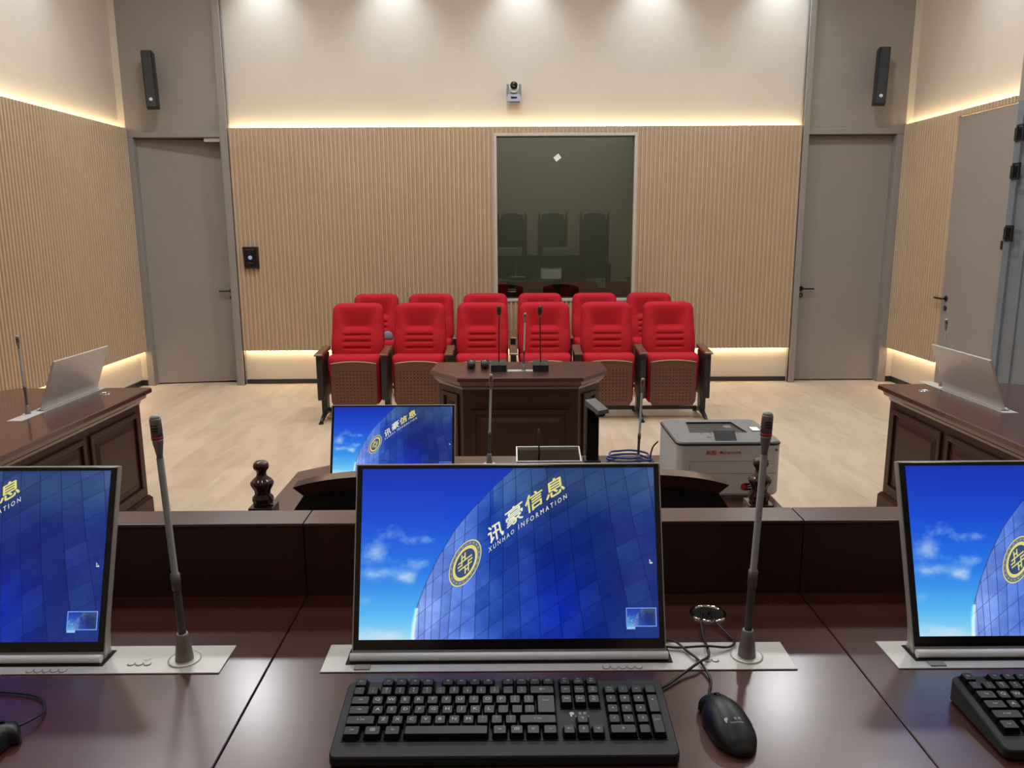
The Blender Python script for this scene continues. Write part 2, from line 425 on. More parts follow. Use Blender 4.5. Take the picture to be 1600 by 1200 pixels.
# observation window in the back wall
e = bpy.data.objects.new('window_1', None); COL.objects.link(e); e['kind'] = 'structure'
wx0, wx1, wz0, wz1 = -.125, 1.288, .915, 2.572
a = MB()
a.box(wx0 - .028, wx0, YB - .022, YBP + .1, wz0 - .028, wz1 + .028, M['frame'], .002); a.box(wx1, wx1 + .028, YB - .022, YBP + .1, wz0 - .028, wz1 + .028, None, .002)
a.box(wx0, wx1, YB - .022, YBP + .1, wz1, wz1 + .028, None, .002); a.box(wx0, wx1, YB - .022, YBP + .1, wz0 - .028, wz0, None, .002)
a.build('window_frame', e)
a = MB(); a.box(wx0, wx1, YB + .02, YB + .028, wz0, wz1, M['oneway']); a.build('pane', e)
a = MB(); a.box(-.032, .032, -.0015, 0, -.026, .026, M['paper'], 0, Matrix.Translation((.499, YB + .02, 2.36)) @ Matrix.Rotation(radians(-38), 4, 'Y'))
tag(a.build('sticker'), 'small white square sticker stuck askew high on the dark window glass', 'sticker')
a = MB(); a.box(-1.2, 2.4, 11.0, 11.1, 0, 3.0, M['darkwall']); a.box(-1.3, -1.2, YBP + .1, 11.1, 0, 3.0); a.box(2.4, 2.5, YBP + .1, 11.1, 0, 3.0)
a.box(-1.3, 2.5, YBP + .1, 11.1, 3.0, 3.1); a.box(-1.3, 2.5, YBP + .1, 11.1, -.1, 0)
struct(a.build('wall_observation'))
ol = bpy.data.lights.new('observation_fill', 'AREA'); ol.energy = 30; ol.size = 2.2; ol.color = (1, 1, .94)  # unseen fill lamp, added to lighten the dark window pane
oo = bpy.data.objects.new('observation_fill', ol); COL.objects.link(oo); oo.location = (.6, 10.3, 2.95)

# warm strips hidden behind the slatted panels
def led(label, boxes):
    a = MB()
    for q in boxes: a.box(*q, M['led'])
    return tag(a.build('light_strip'), label, 'light strip', 'warm strips hidden behind the slatted panels')
g_ = .010
led('warm light strip glowing along the top edge of the back slatted panel', [(-2.85, -.155, YB + .021, YB + .029, LT - .03, LT - .018), (-.155, 1.31, YB + .021, YB + .029, LT - .03, LT - .018), (1.31, 2.99, YB + .021, YB + .029, LT - .03, LT - .018)])
led('warm light strip glowing under the bottom edge of the back slatted panel', [(-2.85, 2.99, YB + .021, YB + .029, LB + .004, LB + .014)])
led('warm light strip glowing along the top edge of the left slatted panel', [(XL - .029, XL - .021, YREAR + .05, YB - .01, LT - .03, LT - .018)])
led('warm light strip glowing under the bottom edge of the left slatted panel', [(XL - .029, XL - .021, YREAR + .05, YB - .01, LB + .004, LB + .014)])
led('warm light strip glowing along the top edge of the right slatted panel', [(XR + .021, XR + .029, 6.67, YB - .01, LT - .03, LT - .018)])
led('warm light strip glowing under the bottom edge of the right slatted panel', [(XR + .021, XR + .029, 7.51, YB - .01, LB + .004, LB + .014)])

# downlights
def downlight():
    e = thing('downlight', '', 'downlight')
    a = MB(); a.lathe([(.075, 0), (.075, -.006), (.058, -.006), (.055, .0)], M['whitep'], 28, caps=False); a.build('trim_ring', e)
    a = MB(); a.lathe([(.054, -.002), (.0005, -.002)], M['lens'], 28, caps=False); a.build('lens', e)
    return e
dl0 = downlight(); used = []
sp = bpy.data.lights.new('spot', 'SPOT'); sp.energy = E_SPOT * 4; sp.spot_size = radians(88); sp.spot_blend = 1.0; sp.shadow_soft_size = .05; sp.color = SPOT_COL
gr = bpy.data.lights.new('flood', 'AREA'); gr.shape = 'DISK'; gr.size = .35; gr.energy = E_GRID; gr.color = GRID_COL
GR = []
for _f in (1.4, 1.05, .6, .25):
    _g = gr.copy(); _g.energy = E_GRID * _f; GR.append(_g)
def put_light(x, y, label, data):
    if used: e = copy_tree(dl0, label=label, group='round ceiling downlights', loc=(x, y, CEIL))
    else: e = dl0; e.location = (x, y, CEIL); e['label'] = label; e['group'] = 'round ceiling downlights'
    used.append(e)
    l = bpy.data.objects.new('lamp', data); COL.objects.link(l); l.location = (x, y, CEIL - .03)
ORD = ['first', 'second', 'third', 'fourth', 'fifth', 'sixth']
for k in range(5): put_light(-2.43 + 1.288 * k, 8.36, 'recessed downlight washing the back wall, %s from the left' % ORD[k], sp)
for k in range(4): put_light(-3.72, 7.0 - 1.6 * k, 'recessed downlight washing the left wall, %s from the back corner' % ORD[k], sp)
for k in range(4): put_light(3.88, 7.0 - 1.6 * k, 'recessed downlight washing the right wall, %s from the back corner' % ORD[k], sp)
for j, y in enumerate((6.5, 4.5, 2.5, .2)):
    for k, x in enumerate((-2.3, 0.05, 2.4)):
        put_light(x, y, 'recessed ceiling downlight, %s row from the back wall, %s from the left' % (ORD[j], ORD[k]), GR[j])

# ---------------------------------------------------------------- wall devices
def column_speaker(label, x, s):
    e = thing('column_speaker', label, 'speaker', (x, YB - .17, 3.10), (radians(-8), radians(-2.5) * -s, radians(-14) * s), 'black column speakers')
    a = MB(); pts = [(-.060, .05), (-.052, -.045), (-.040, -.06), (.040, -.06), (.052, -.045), (.060, .05)]
    pts = [(x_, y_) for x_, y_ in pts]
    a.poly(pts, -.27, .27, M['black']); a.build('cabinet', e)
    a = MB(); a.lathe([(.017, 0), (.016, .004)], M['silver'], 20, Matrix.Translation((0, -.06, -.20)) @ FRONT); a.build('badge', e, label='round silver badge')
    a = MB(); a.box(-.02, .02, .05, .16, -.10, .0, M['black'], .004); a.box(-.035, .035, .13, .15, -.14, .04, None, .003); a.build('bracket', e)
    return e
column_speaker('slim black column speaker on the grey panel above the left door', -3.535, -1)
column_speaker('slim black column speaker on the grey panel above the right door', 3.69, 1)

e = thing('camera', 'small grey dome conference camera on the upper back wall', 'camera', (.055, YBP, 2.90))
a = MB(); a.box(-.05, .05, -.13, 0, -.02, .0, M['camgrey'], .004); a.build('shelf_bracket', e)
a = MB(); a.loft([[(-.07, -.14, 0), (.07, -.14, 0), (.065, -.02, 0), (-.065, -.02, 0)], [(-.062, -.13, .07), (.062, -.13, .07), (.058, -.03, .07), (-.058, -.03, .07)]], M['camgrey']); a.build('base', e)
for x in (-1, 1):
    a = MB(); a.box(x * .062 - .012, x * .062 + .012, -.12, -.05, .06, .17, M['camgrey'], .005); a.build('yoke_arm', e)
a = MB(); a.lathe([(.02, -.05), (.045, -.03), (.048, .02), (.035, .05)], M['paper'], 24, Matrix.Translation((0, -.085, .125)) @ FRONT); a.build('head', e)
a = MB(); a.lathe([(.036, .045), (.038, .075), (.03, .08), (.001, .072)], M['blackg'], 24, Matrix.Translation((0, -.085, .15)) @ FRONT); a.build('lens', e)
a = MB(); a.box(-.03, .03, -.142, -.136, .03, .045, M['blackg']); a.build('sensor_window', e)

e = thing('intercom', 'small black wall terminal with a blue round light beside the left door', 'intercom', (-2.70, YB - .012, 1.358))
a = MB(); a.loft([[(x, 0, z) for x, z in ((-.08, -.11), (.08, -.11), (.08, .115), (-.08, .115))], [(x, -.045, z) for x, z in ((-.068, -.10), (.068, -.10), (.078, .112), (-.078, .112))]], M['black']); a.build('housing', e)
a = MB(); a.box(-.062, .062, -.048, -.044, -.09, .10, M['blackg'], .002); a.build('glass_front', e)
a = MB(); a.lathe([(.021, 0), (.021, .0015)], M['lensg'], 24, Matrix.Translation((0, -.048, .005)) @ FRONT); a.build('indicator', e, label='pale blue round light')
a = MB(); a.box(-.045, .045, -.050, -.048, .085, .090, M['mic']); a.box(-.028, .028, -.050, -.048, -.051, -.047, M['mic']); a.build('marking_lines', e)

# ---------------------------------------------------------------- joinery
def moulding(mb, mx, w, h, mat):
    """a fielded panel on a face: local x along the face, y up, z outwards"""
    b_ = .028
    for (x0, x1, y0, y1) in ((0, w, 0, b_), (0, w, h - b_, h), (0, b_, b_, h - b_), (w - b_, w, b_, h - b_)):
        mb.box(x0, x1, y0, y1, 0, .014, mat, .004, mx)
    c = .055
    mb.loft([[(c, c, 0), (w - c, c, 0), (w - c, h - c, 0), (c, h - c, 0)],
             [(c + .025, c + .025, .012), (w - c - .025, c + .025, .012), (w - c - .025, h - c - .025, .012), (c + .025, h - c - .025, .012)]], mat, mx=mx)

def desk(name, label, cat, poly, ztop, faces, zbase=0, topmat='mahog', body_inset=.055):
    """poly: counter-clockwise convex top outline; faces: edges of the outline that get fielded panels"""
    e = thing(name, label, cat)
    a = MB(); o = lambda d, z: [(x, y, z) for x, y in offset_poly(poly, d)]
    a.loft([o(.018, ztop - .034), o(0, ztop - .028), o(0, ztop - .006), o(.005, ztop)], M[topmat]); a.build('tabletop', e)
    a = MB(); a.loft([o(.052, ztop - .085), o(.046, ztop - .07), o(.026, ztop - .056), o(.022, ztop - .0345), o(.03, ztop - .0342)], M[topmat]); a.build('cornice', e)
    a = MB(); bi = body_inset; a.loft([o(bi, zbase + .1), o(bi, ztop - .08)], M['mahogShade']); bodyp = offset_poly(poly, bi); a.build('body', e)
    a = MB(); a.loft([o(bi - .02, zbase), o(bi - .02, zbase + .09), o(bi - .006, zbase + .11)], M['mahogShade']); a.build('plinth', e)
    for (i, cnt) in faces:
        p, q = Vector(bodyp[i]), Vector(bodyp[(i + 1) % len(bodyp)]); L = (q - p).length; d = (q - p) / L
        n_ = Vector((d.y, -d.x)); H = ztop - .085 - zbase - .11
        for k in range(cnt):
            g = .05; wseg = (L - g * (cnt + 1)) / cnt; s0 = g + k * (wseg + g); org = p + d * s0
            mx = Matrix(((d.x, 0, n_.x, org.x), (d.y, 0, n_.y, org.y), (0, 1, 0, zbase + .11 + .04), (0, 0, 0, 1)))
            a = MB()
            tall = H - .08
            if wseg > .5 and cat == 'desk' and name == 'witness_desk':
                moulding(a, mx, wseg, tall - .09, M['mahogShade'])
                a.box(0, wseg, tall - .07, tall - .066, 0, .004, M['mahogShade'], 0, mx)
            else: moulding(a, mx, wseg, tall, M['mahogShade'])
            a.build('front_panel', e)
    return e

# judges' bench: three sections with a raised rear board
ZT = .98
for (x0, x1, lab) in ((-1.315, -.386, 'left section of the dark mahogany judges bench with raised rear board'), (-.384, .543, 'middle section of the dark mahogany judges bench, under keyboard and mouse'), (.545, 1.475, 'right section of the dark mahogany judges bench with raised rear board')):
    e = thing('bench_section', lab, 'desk', group="sections of the judges bench")
    a = MB(); a.box(x0, x1, .55, 1.405, ZT - .03, ZT, M['mahog'], .0012, seg=1); a.build('tabletop', e)
    a = MB(); a.box(x0, x1, 1.405, 1.46, .2, 1.1175, M['mahogShade'], .001, seg=1); a.build('rear_board', e)
    a = MB(); a.box(x0, x1, 1.4035, 1.476, 1.118, 1.124, M['mahog'], .0012); a.build('ledge', e)
    a = MB(); a.box(x0 + .01, x0 + .035, .62, 1.40, .2, ZT - .031, M['mahogShade']); a.box(x1 - .035, x1 - .01, .62, 1.40, .2, ZT - .031); a.build('side_panel', e)
    a = MB()
    for k in range(2):
        moulding(a, Matrix(((-1, 0, 0, x1 - .03 - k * .45), (0, 0, 1, 1.46), (0, 1, 0, .30), (0, 0, 0, 1))), .42, .70, M['mahogShade'])
    a.build('front_panel', e)

# side desks
desk('side_desk', 'long mahogany desk along the left wall with a fielded front', 'desk',
     [(-2.94, 2.1), (-2.10, 2.1), (-2.10, 4.60), (-2.88, 4.60), (-2.94, 4.52)], .75, [(1, 4), (2, 1)], topmat='mahogY')
desk('side_desk', 'long mahogany desk along the right wall with a fielded front', 'desk',
     [(2.15, 2.1), (2.99, 2.1), (2.99, 4.50), (2.93, 4.58), (2.15, 4.58)], .75, [(4, 4), (3, 1)], topmat='mahogY')
# clerk's and witness desks
desk('clerk_desk', 'mahogany clerk desk with cut corners behind the judges bench, carrying the printer', 'desk',
     [(-.815, 2.30), (.90, 2.30), (.90, 2.93), (.66, 3.13), (-.575, 3.13), (-.815, 2.93)], .75, [(3, 2)])
desk('witness_desk', 'small mahogany table with cut front corners in front of the red seats', 'desk',
     [(-.325, 4.85), (.455, 4.85), (.635, 5.11), (.625, 5.44), (-.50, 5.44), (-.52, 5.13)], .75, [(0, 1), (1, 1), (5, 1), (3, 1)])

# ---------------------------------------------------------------- chairs
def auditorium_chair():
    e = thing('auditorium_chair', '', 'chair')
    # backrest: padded shell; local origin at floor under the back, facing -Y
    NU, NV = 34, 84; zb, zt = .36, 1.0
    def pt(iu, iv):
        u = -1 + 2 * iu / NU; v = iv / NV; z = zb + (zt - zb) * v
        hw = .232 - .012 * max(0, (v - .45) / .55) ** 1.3
        hw -= .008 * max(0, .4 - v) / .4
        r = .065; top = zt - z
        if top < r: hw -= r - sqrt(max(0, r * r - (r - top) ** 2))
        x = u * hw
        ed = min(hw - abs(x), zt - z + .001) ; puff = .045 * (1 - math.exp(-ed / .018))
        vv = (1 - v) * (zt - zb) / .43                                  # 0 at the top, 1 at the seat
        lum = .030 * math.exp(-((vv - .80) / .35) ** 2)
        if vv < .5: lum = .030 * math.exp(-((.5 - .80) / .35) ** 2) * (vv / .5) ** .5 - .066 * max(0, 1 - (x / (.125 + .07 * (.5 - vv) * 2)) ** 6) * (max(0, vv - .04) / .46) * min(1, (.505 - vv) / .03)
        elif True: pass
        if abs(x) < .125:
            ef = min(1, (.125 - abs(x)) / .015)
            for g in (.505, .63, .755, .89): lum -= .020 * ef * math.exp(-((vv - g) / .020) ** 2)
        y = -puff - lum + .13 * (v - .3)                                 # leaning back
        return (x, y, z)
    vs = [pt(i, j) for j in range(NV + 1) for i in range(NU + 1)]; fs = [(j * (NU + 1) + i, j * (NU + 1) + i + 1, (j + 1) * (NU + 1) + i + 1, (j + 1) * (NU + 1) + i) for j in range(NV) for i in range(NU)]
    back = [(x, .13 * ((z - zb) / (zt - zb) - .3) + .03, z) for x, y, z in vs]; n0 = len(vs)
    fs += [tuple(n0 + k for k in f_)[::-1] for f_ in fs]
    ring = [i for i in range(NU + 1)] + [j * (NU + 1) + NU for j in range(1, NV + 1)] + [NV * (NU + 1) + i for i in range(NU - 1, -1, -1)] + [j * (NU + 1) for j in range(NV - 1, 0, -1)]
    for k in range(len(ring)):
        p, q = ring[k], ring[(k + 1) % len(ring)]; fs.append((q, p, n0 + p, n0 + q))
    a = MB(); a.add(vs + back, fs, M['fabric'], True); a.build('backrest', e)
    # folded seat
    def ring_(y, z, hw, th, n=20):
        return y
    a = MB(); rings = []
    for k, (z, y0, y1, hw) in enumerate(((.14, -.20, -.10, .20), (.16, -.215, -.07, .215), (.30, -.225, -.05, .218), (.45, -.235, -.045, .225), (.525, -.235, -.045, .228), (.555, -.225, -.052, .224), (.568, -.20, -.07, .212))):
        r = .03; rr = []
        for (cx, cy, a0) in ((hw - r, y0 + r, -90), (hw - r, y1 - r, 0), (-hw + r, y1 - r, 90), (-hw + r, y0 + r, 180)):
            for q in range(5): an = radians(a0 + q * 22.5); rr.append((cx + r * cos(an), cy + r * sin(an), z))
        rings.append(rr)
    a.loft(rings, M['fabric'], True); a.build('seat_cushion', e)
    # perforated plywood pan
    a = MB(); N = 14; W = .198
    topz = lambda x: .505 + .018 * (1 - (x / W) ** 2)
    outline = [(-W, .16), (-W + .02, .125), (W - .02, .125), (W, .16)] + [(W - 2 * W * k / N, topz(W - 2 * W * k / N)) for k in range(N + 1)]
    a.loft([[(x, -.246 - .0 * z, z) for x, z in outline], [(x, -.232, z) for x, z in outline]], M['ply'])
    for r in range(10):
        for c in range(11):
            x = -.15 + .03 * c; z = .175 + .0295 * r
            a.lathe([(.0052, 0), (.0052, .0006)], M['hole'], 8, Matrix.Translation((x, -.2462, z)) @ FRONT)
    a.build('seat_pan', e, label='perforated brown plywood seat pan')
    a = MB(); rm = [(x, topz(x)) for x in [W - 2 * W * k / N for k in range(N + 1)]]
    a.tube([(x, -.244, z + .002) for x, z in rm], .0035, M['frame'], 6); a.build('edge_trim', e)
    return e
def stand(e, x, end):
    a = MB(); mx = Matrix.Translation((x, 0, 0))
    a.loft([[(-.036, -.335, .588), (.036, -.335, .588), (.034, -.02, .606), (-.034, -.02, .606)], [(-.036, -.345, .60), (.036, -.345, .60), (.036, -.01, .625), (-.036, -.01, .625)], [(-.030, -.335, .608), (.030, -.335, .608), (.030, -.015, .633), (-.030, -.015, .633)]], M['arm'], mx=mx)
    a.build('armrest', e)
    a = MB(); a.box(-.026, .026, -.325, -.03, .20, .59, M['blackm'], .008, mx); a.box(-.012, .012, -.327, -.326, .54, .565, M['hole'], 0, mx); a.build('side_panel', e)
    a = MB(); a.box(-.024, .024, -.20, -.09, .05, .21, M['blackm'], .006, mx); a.build('leg', e)
    a = MB(); a.tube([Vector((x, y, z)) for y, z in ((-.36, .014), (-.30, .03), (-.2, .06), (-.1, .06), (.05, .03), (.1, .014))], [.012, .018, .024, .024, .016, .012], M['blackm'], 8)
    a.lathe([(.022, 0), (.022, .012)], M['black'], 12, Matrix.Translation((x, -.355, 0))); a.lathe([(.022, 0), (.022, .012)], M['black'], 12, Matrix.Translation((x, .095, 0)))
    a.build('foot', e)
def rail(e):
    a = MB(); a.box(-.2775, .243, -.12, -.09, .06, .09, M['blackm']); a.build('floor_rail', e)
ch = auditorium_chair(); stand(ch, -.2775, 0); rail(ch)
POS = ['at the left end', 'second from the left', 'third from the left', 'third from the right', 'second from the right', 'at the right end']
first = True; chairs = []
for row, Y, nm in ((0, 7.07, 'front'), (1, 8.07, 'rear')):
    for k in range(6):
        lab = 'red folding auditorium chair in the %s row, %s' % (nm, POS[k])
        grp = 'red auditorium chairs in two rows'
        loc = (-1.355 + .5545 * k, Y, 0)
        if first: c = ch; c.location = loc; c['label'] = lab; c['group'] = grp; first = False
        else: c = copy_tree(ch, label=lab, group=grp, loc=loc)
        chairs.append(c)
for c in (chairs[5], chairs[11]): stand(c, .2775, 1)
a = MB(); a.loft([[(r * cos(t_) * 1.3, r * sin(t_) * .8, z) for t_ in [2 * pi * q / 16 for q in range(16)]] for r, z in ((.03, 0), (.04, .015), (.038, .045), (.03, .07), (.012, .085))], M['cloth'], True)
tag(a.build('cloth_bundle', None, (-1.215, 7.915, .567)), 'small blue-grey cloth bundle lying on the folded seat of the leftmost rear red chair', 'cloth')

# high-backed wooden chair of the clerk, seen from behind
def high_chair(label, loc, rz, hw, ztop, z0, name='high_backed_chair', group=None, drop=.047, pw=2.0, pz_=None):
    """hw: half distance of the posts; ztop: height of the crest; z0: where its feet stand. Back faces +/-Y at local y=0"""
    e = thing(name, label, 'chair', (loc[0], loc[1], 0), (0, 0, rz), group)
    tipx = hw * .870; N = 60
    a = MB()
    def top(x): return ztop - drop * (abs(x) / tipx) ** pw
    def bot(x):
        return top(x) - .025
    inner = tipx - .026
    xs = [-tipx + 2 * tipx * k / N for k in range(N + 1)]
    xs2 = [inner - 2 * inner * k / N for k in range(N + 1)]
    out = [(x, top(x)) for x in xs] + [(x, bot(x) - .004) for x in xs2]
    a.loft([[(x, y, z) for x, z in out] for y in (0, .05)], M['mahogD'])
    a.build('crest_rail', e)
    a = MB(); L = [(-inner, bot(inner) - .0), (-hw + .03, bot(inner) - .10), (-hw + .03, z0 + .45), (hw - .03, z0 + .45), (hw - .03, bot(inner) - .10), (inner, bot(inner))]
    out2 = L + [(x, bot(x) - .002) for x in xs2[1:-1]]
    a.loft([[(x, y, z) for x, z in out2] for y in (.012, .042)], M['leather']); a.build('back_panel', e)
    for s in (-1, 1):
        q = MB(); mx = Matrix.Translation((s * hw, .02, 0)); pz = pz_ or ztop - .090
        q.box(-.028, .028, -.028, .028, z0, pz, M['mahogD'], .002, mx)
        P = [(.022, 0), (.0225, .008), (.0245, .015), (.0235, .022), (.0175, .030), (.0185, .040), (.026, .056), (.0265, .062), (.022, .069), (.012, .079), (.0105, .088), (.0125, .094), (.0165, .099), (.0180, .106), (.0165, .114), (.012, .119), (.007, .1195), (.001, .120)]
        q.lathe([(r, z) for r, z in P], M['mahogD'], 24, mx @ Matrix.Translation((0, 0, pz)) @ Matrix.Diagonal((1, 1, .88, 1)))
        q.build('post', e)
    q = MB(); q.box(-hw, hw, .0, .46 if not group else .46, z0 + .40, z0 + .47, M['leather'], .012); q.build('seat', e)
    for s in (-1, 1):
        q = MB(); q.box(s * hw - .025, s * hw + .025, .40, .45, z0, z0 + .66, M['mahogD'], .004); q.build('leg', e)
        q = MB(); q.box(s * hw - .03, s * hw + .03, .02, .47, z0 + .66, z0 + .69, M['mahogD'], .008); q.build('armrest', e)
    return e
high_chair('wide dark wooden chair with arched crest and turned finials, between judges bench and clerk desk', (.001, 1.76), 0, .578, 1.103, 0, 'carved_chair', drop=.028, pw=6.0, pz_=1.028)
for k, x in enumerate((.06, .93, 1.82)):
    high_chair('tall black judge chair with arched crest behind the bench, %s in the window reflection' % ['left', 'middle', 'right'][k], (x, -.42), 0, .29, 1.95, .2, 'judge_chair', 'tall judge chairs behind the bench')

# ---------------------------------------------------------------- wallpaper picture for the screens
PW, PH = 640, 360
def value_noise(nx, ny, w_, h_, rng):
    g = rng.random((ny + 2, nx + 2)); y = np.linspace(0, ny, h_); x = np.linspace(0, nx, w_)
    yi = np.minimum(y.astype(int), ny); xi = np.minimum(x.astype(int), nx); fy = (y - yi)[:, None]; fx = (x - xi)[None]
    fy = fy * fy * (3 - 2 * fy); fx = fx * fx * (3 - 2 * fx)
    return g[yi][:, xi] * (1 - fy) * (1 - fx) + g[yi][:, xi + 1] * (1 - fy) * fx + g[yi + 1][:, xi] * fy * (1 - fx) + g[yi + 1][:, xi + 1] * fy * fx
def paint():
    rng = np.random.default_rng(5)
    U, V = np.meshgrid(np.linspace(0, 1, PW), np.linspace(0, 1, PH))
    S = lambda a, b_, x: np.clip((x - a) / (b_ - a), 0, 1) ** 2 * (3 - 2 * np.clip((x - a) / (b_ - a), 0, 1))
    stops = [(0, (22, 52, 178)), (.30, (26, 78, 214)), (.60, (42, 124, 238)), (.85, (90, 188, 250)), (1, (158, 226, 252))]
    img = np.stack([np.interp(V, [s_[0] for s_ in stops], [s_[1][c] for s_ in stops]) for c in range(3)], -1)
    n = sum(value_noise(int(9 * 2 ** k), int(7 * 2 ** k), PW, PH, rng) / 1.7 ** k for k in range(5)) / 2.25
    blobs = lambda cx, cy, rx, ry, a: a * np.exp(-(((U - cx) / rx) ** 2 + ((V - cy) / ry) ** 2))
    dens = blobs(.10, .40, .08, .10, 1.0) + blobs(.04, .50, .07, .06, .8) + blobs(.21, .42, .05, .035, .7) + blobs(.16, .63, .055, .07, 1.0) + blobs(.20, .56, .05, .04, .8) + blobs(.06, .62, .07, .035, .7) + blobs(.06, .98, .12, .07, 1.0) + blobs(.02, .78, .03, .03, .4)
    cl = np.clip((dens * .75 + (n - .5) * 2.2 - .28) * 1.1, 0, 1) * np.clip(dens * 1.5, 0, 1) * .8
    img = img * (1 - cl[..., None]) + np.array([215, 232, 250]) * cl[..., None]
    # building silhouette
    bv = [0, .117, .234, .366, .524, .662, .80, .91, 1.0]; bu = [.518, .4453, .381, .317, .2625, .224, .1936, .183, .18]
    edge = np.interp(V, bv, bu)
    inside = U > edge
    # vertical joints, given as u at v = 0, .33, .66, 1
    J = [(.2, .2, .2, .197), (.222, .222, .222, .218), (.25, .25, .245, .240), (.285, .283, .277, .267), (.322, .320, .310, .295),
         (.357, .353, .345, .335), (.398, .396, .390, .385), (.438, .438, .435, .431), (.482, .482, .480, .479), (.525, .528, .534, .540), (.578, .585, .595, .606), (.631, .643, .658, .678), (.692, .706, .726, .753), (.758, .773, .797, .833), (.828, .850, .880, .920), (.895, .925, .965, 1.01), (.975, 1.0, 1.06, 1.1)]
    jv = [0, .33, .66, 1]
    J = np.array([[np.interp(v, jv, j) for v in np.linspace(0, 1, PH)] for j in J])      # columns x PH
    col = np.zeros((PH, PW), int); dmin = np.ones((PH, PW))
    for k in range(J.shape[0]):
        jj = J[k][:, None]; col += (U > jj); dmin = np.minimum(dmin, np.abs(U - jj))
    # rising row joints
    R_ = V * .5625 + (.88 * U - .22 * U * U)
    rp_ = .072; row = np.floor(R_ / rp_).astype(int); dr = np.abs((R_ / rp_) - np.round(R_ / rp_)) * rp_ / 1.15
    tone = rng.random((40, 60)); colt = rng.random(60)
    cellv = tone[np.clip(row, 0, 39), col] * .45 + colt[col] * .55
    a0 = np.clip((U - .18) / .45, 0, 1)
    light = np.array([136, 164, 242]); mid = np.array([40, 80, 182]); dark = np.array([22, 44, 122])
    base = np.where((a0 < .55)[..., None], light + (mid - light) * (a0 / .55)[..., None], mid + (dark - mid) * np.clip((a0 - .55) / .45, 0, 1)[..., None])
    base = base + (cellv - .5)[..., None] * np.array([38, 42, 50]) * (1.15 - .5 * a0)[..., None]
    refl = np.clip(n * 1.7 - .65, 0, 1)
    base = base + refl[..., None] * np.array([60, 66, 60]) * (1 - a0 * .75)[..., None]
    base = base + (np.exp(-((V - .08) / .16) ** 2) * (U > .45) * 1.0)[..., None] * np.array([30, 34, 6])
    base = base + (np.exp(-(((U - .66) / .12) ** 2 + ((V - .85) / .3) ** 2)))[..., None] * np.array([-4, 4, 56])
    ln = np.maximum(np.clip(1 - dmin / .0016, 0, 1) * (.75 + .25 * a0), np.clip(1 - dr / .0012, 0, 1) * .75)
    base = base * (1 - ln[..., None] * .78) + np.array([6, 12, 50]) * (ln * .78)[..., None]
    eb = np.clip(1 - np.abs(U - edge - .001) / .002, 0, 1) * (V < .82)
    out = np.where(inside[..., None], base, img)
    out = out * (1 - eb[..., None] * .7) + np.array([8, 20, 60]) * (eb * .7)[..., None]
    glow = np.exp(-((U - edge) / .006) ** 2) * (V > .82)
    out = out + glow[..., None] * np.array([90, 80, 40])
    out = np.clip(out, 0, 255)
    # thumbnail in the lower right corner
    x0, x1, y0, y1 = int(.893 * PW), int(.991 * PW), int(.828 * PH), int(.932 * PH)
    th = out[::int(PH / (y1 - y0)), ::int(PW / (x1 - x0))][:y1 - y0, :x1 - x0].copy()
    o2 = out.copy(); hh, ww = min(th.shape[0], y1 - y0), min(th.shape[1], x1 - x0)
    o2[y0:y0 + hh, x0:x0 + ww] = th[:hh, :ww] * .8 + 20
    o2[y1:y1 + 6, x0:x0 + 18] = (150, 205, 245)
    for s_ in (slice(y0 - 1, y0 + 1), slice(y1 - 1, y1 + 1)): o2[s_, x0 - 1:x1 + 1] = (120, 160, 245)
    for s_ in (slice(x0 - 1, x0 + 1), slice(x1 - 1, x1 + 1)): o2[y0 - 1:y1 + 1, s_] = (120, 160, 245)
    s = o2 / 255.0
    return np.where(s <= .04045, s / 12.92, ((s + .055) / 1.055) ** 2.4)
def screen_mesh(W, H):
    lin = paint()
    X, Z = np.meshgrid(np.linspace(-W / 2, W / 2, PW), np.linspace(H, 0, PH))
    co = np.stack([X, np.zeros_like(X), Z], -1).reshape(-1, 3)
    idx = np.arange(PW * PH).reshape(PH, PW)
    q = np.stack([idx[1:, :-1], idx[1:, 1:], idx[:-1, 1:], idx[:-1, :-1]], -1).reshape(-1, 4)
    me = bpy.data.meshes.new('screen'); me.vertices.add(len(co)); me.vertices.foreach_set('co', co.ravel())
    me.loops.add(q.size); me.loops.foreach_set('vertex_index', q.ravel().astype(np.int32))
    me.polygons.add(len(q)); me.polygons.foreach_set('loop_start', np.arange(0, q.size, 4, dtype=np.int32)); me.update(calc_edges=True)
    at = me.color_attributes.new('picture', 'FLOAT_COLOR', 'POINT')
    at.data.foreach_set('color', np.concatenate([lin.reshape(-1, 3), np.ones((PW * PH, 1))], 1).ravel())
    m = bpy.data.materials.new('lit_screen'); m.use_nodes = True; t = m.node_tree; b_ = t.nodes['Principled BSDF']
    at_ = t.nodes.new('ShaderNodeAttribute'); at_.attribute_name = 'picture'
    b_.inputs['Base Color'].default_value = (.004, .004, .006, 1); b_.inputs['Roughness'].default_value = .12
    b_.inputs['Specular IOR Level'].default_value = .35
    t.links.new(at_.outputs['Color'], b_.inputs['Emission Color']); b_.inputs['Emission Strength'].default_value = .92
    m.cycles.emission_sampling = 'NONE'
    me.materials.append(m)
    return me
SW, SH = .4765, .268
scr_me = screen_mesh(SW, SH)
M['gold'] = emis('screen_gold', (.80, .72, .22), .95, False)
M['goldw'] = emis('screen_pale', (.86, .86, .62), .95, False)
M['emb'] = emis('screen_emblem_ring', (.16, .20, .28), .9, False)
M['tick'] = emis('screen_emblem_tick', (.42, .44, .30), .9, False)
M['embd'] = emis('screen_emblem_dark', (.05, .09, .20), .9, False)
def S2(px, py):
    """a point of the wallpaper (0..1, 0..1 from the top left) on the screen"""
    return ((px - .5) * SW, (1 - py) * SH)
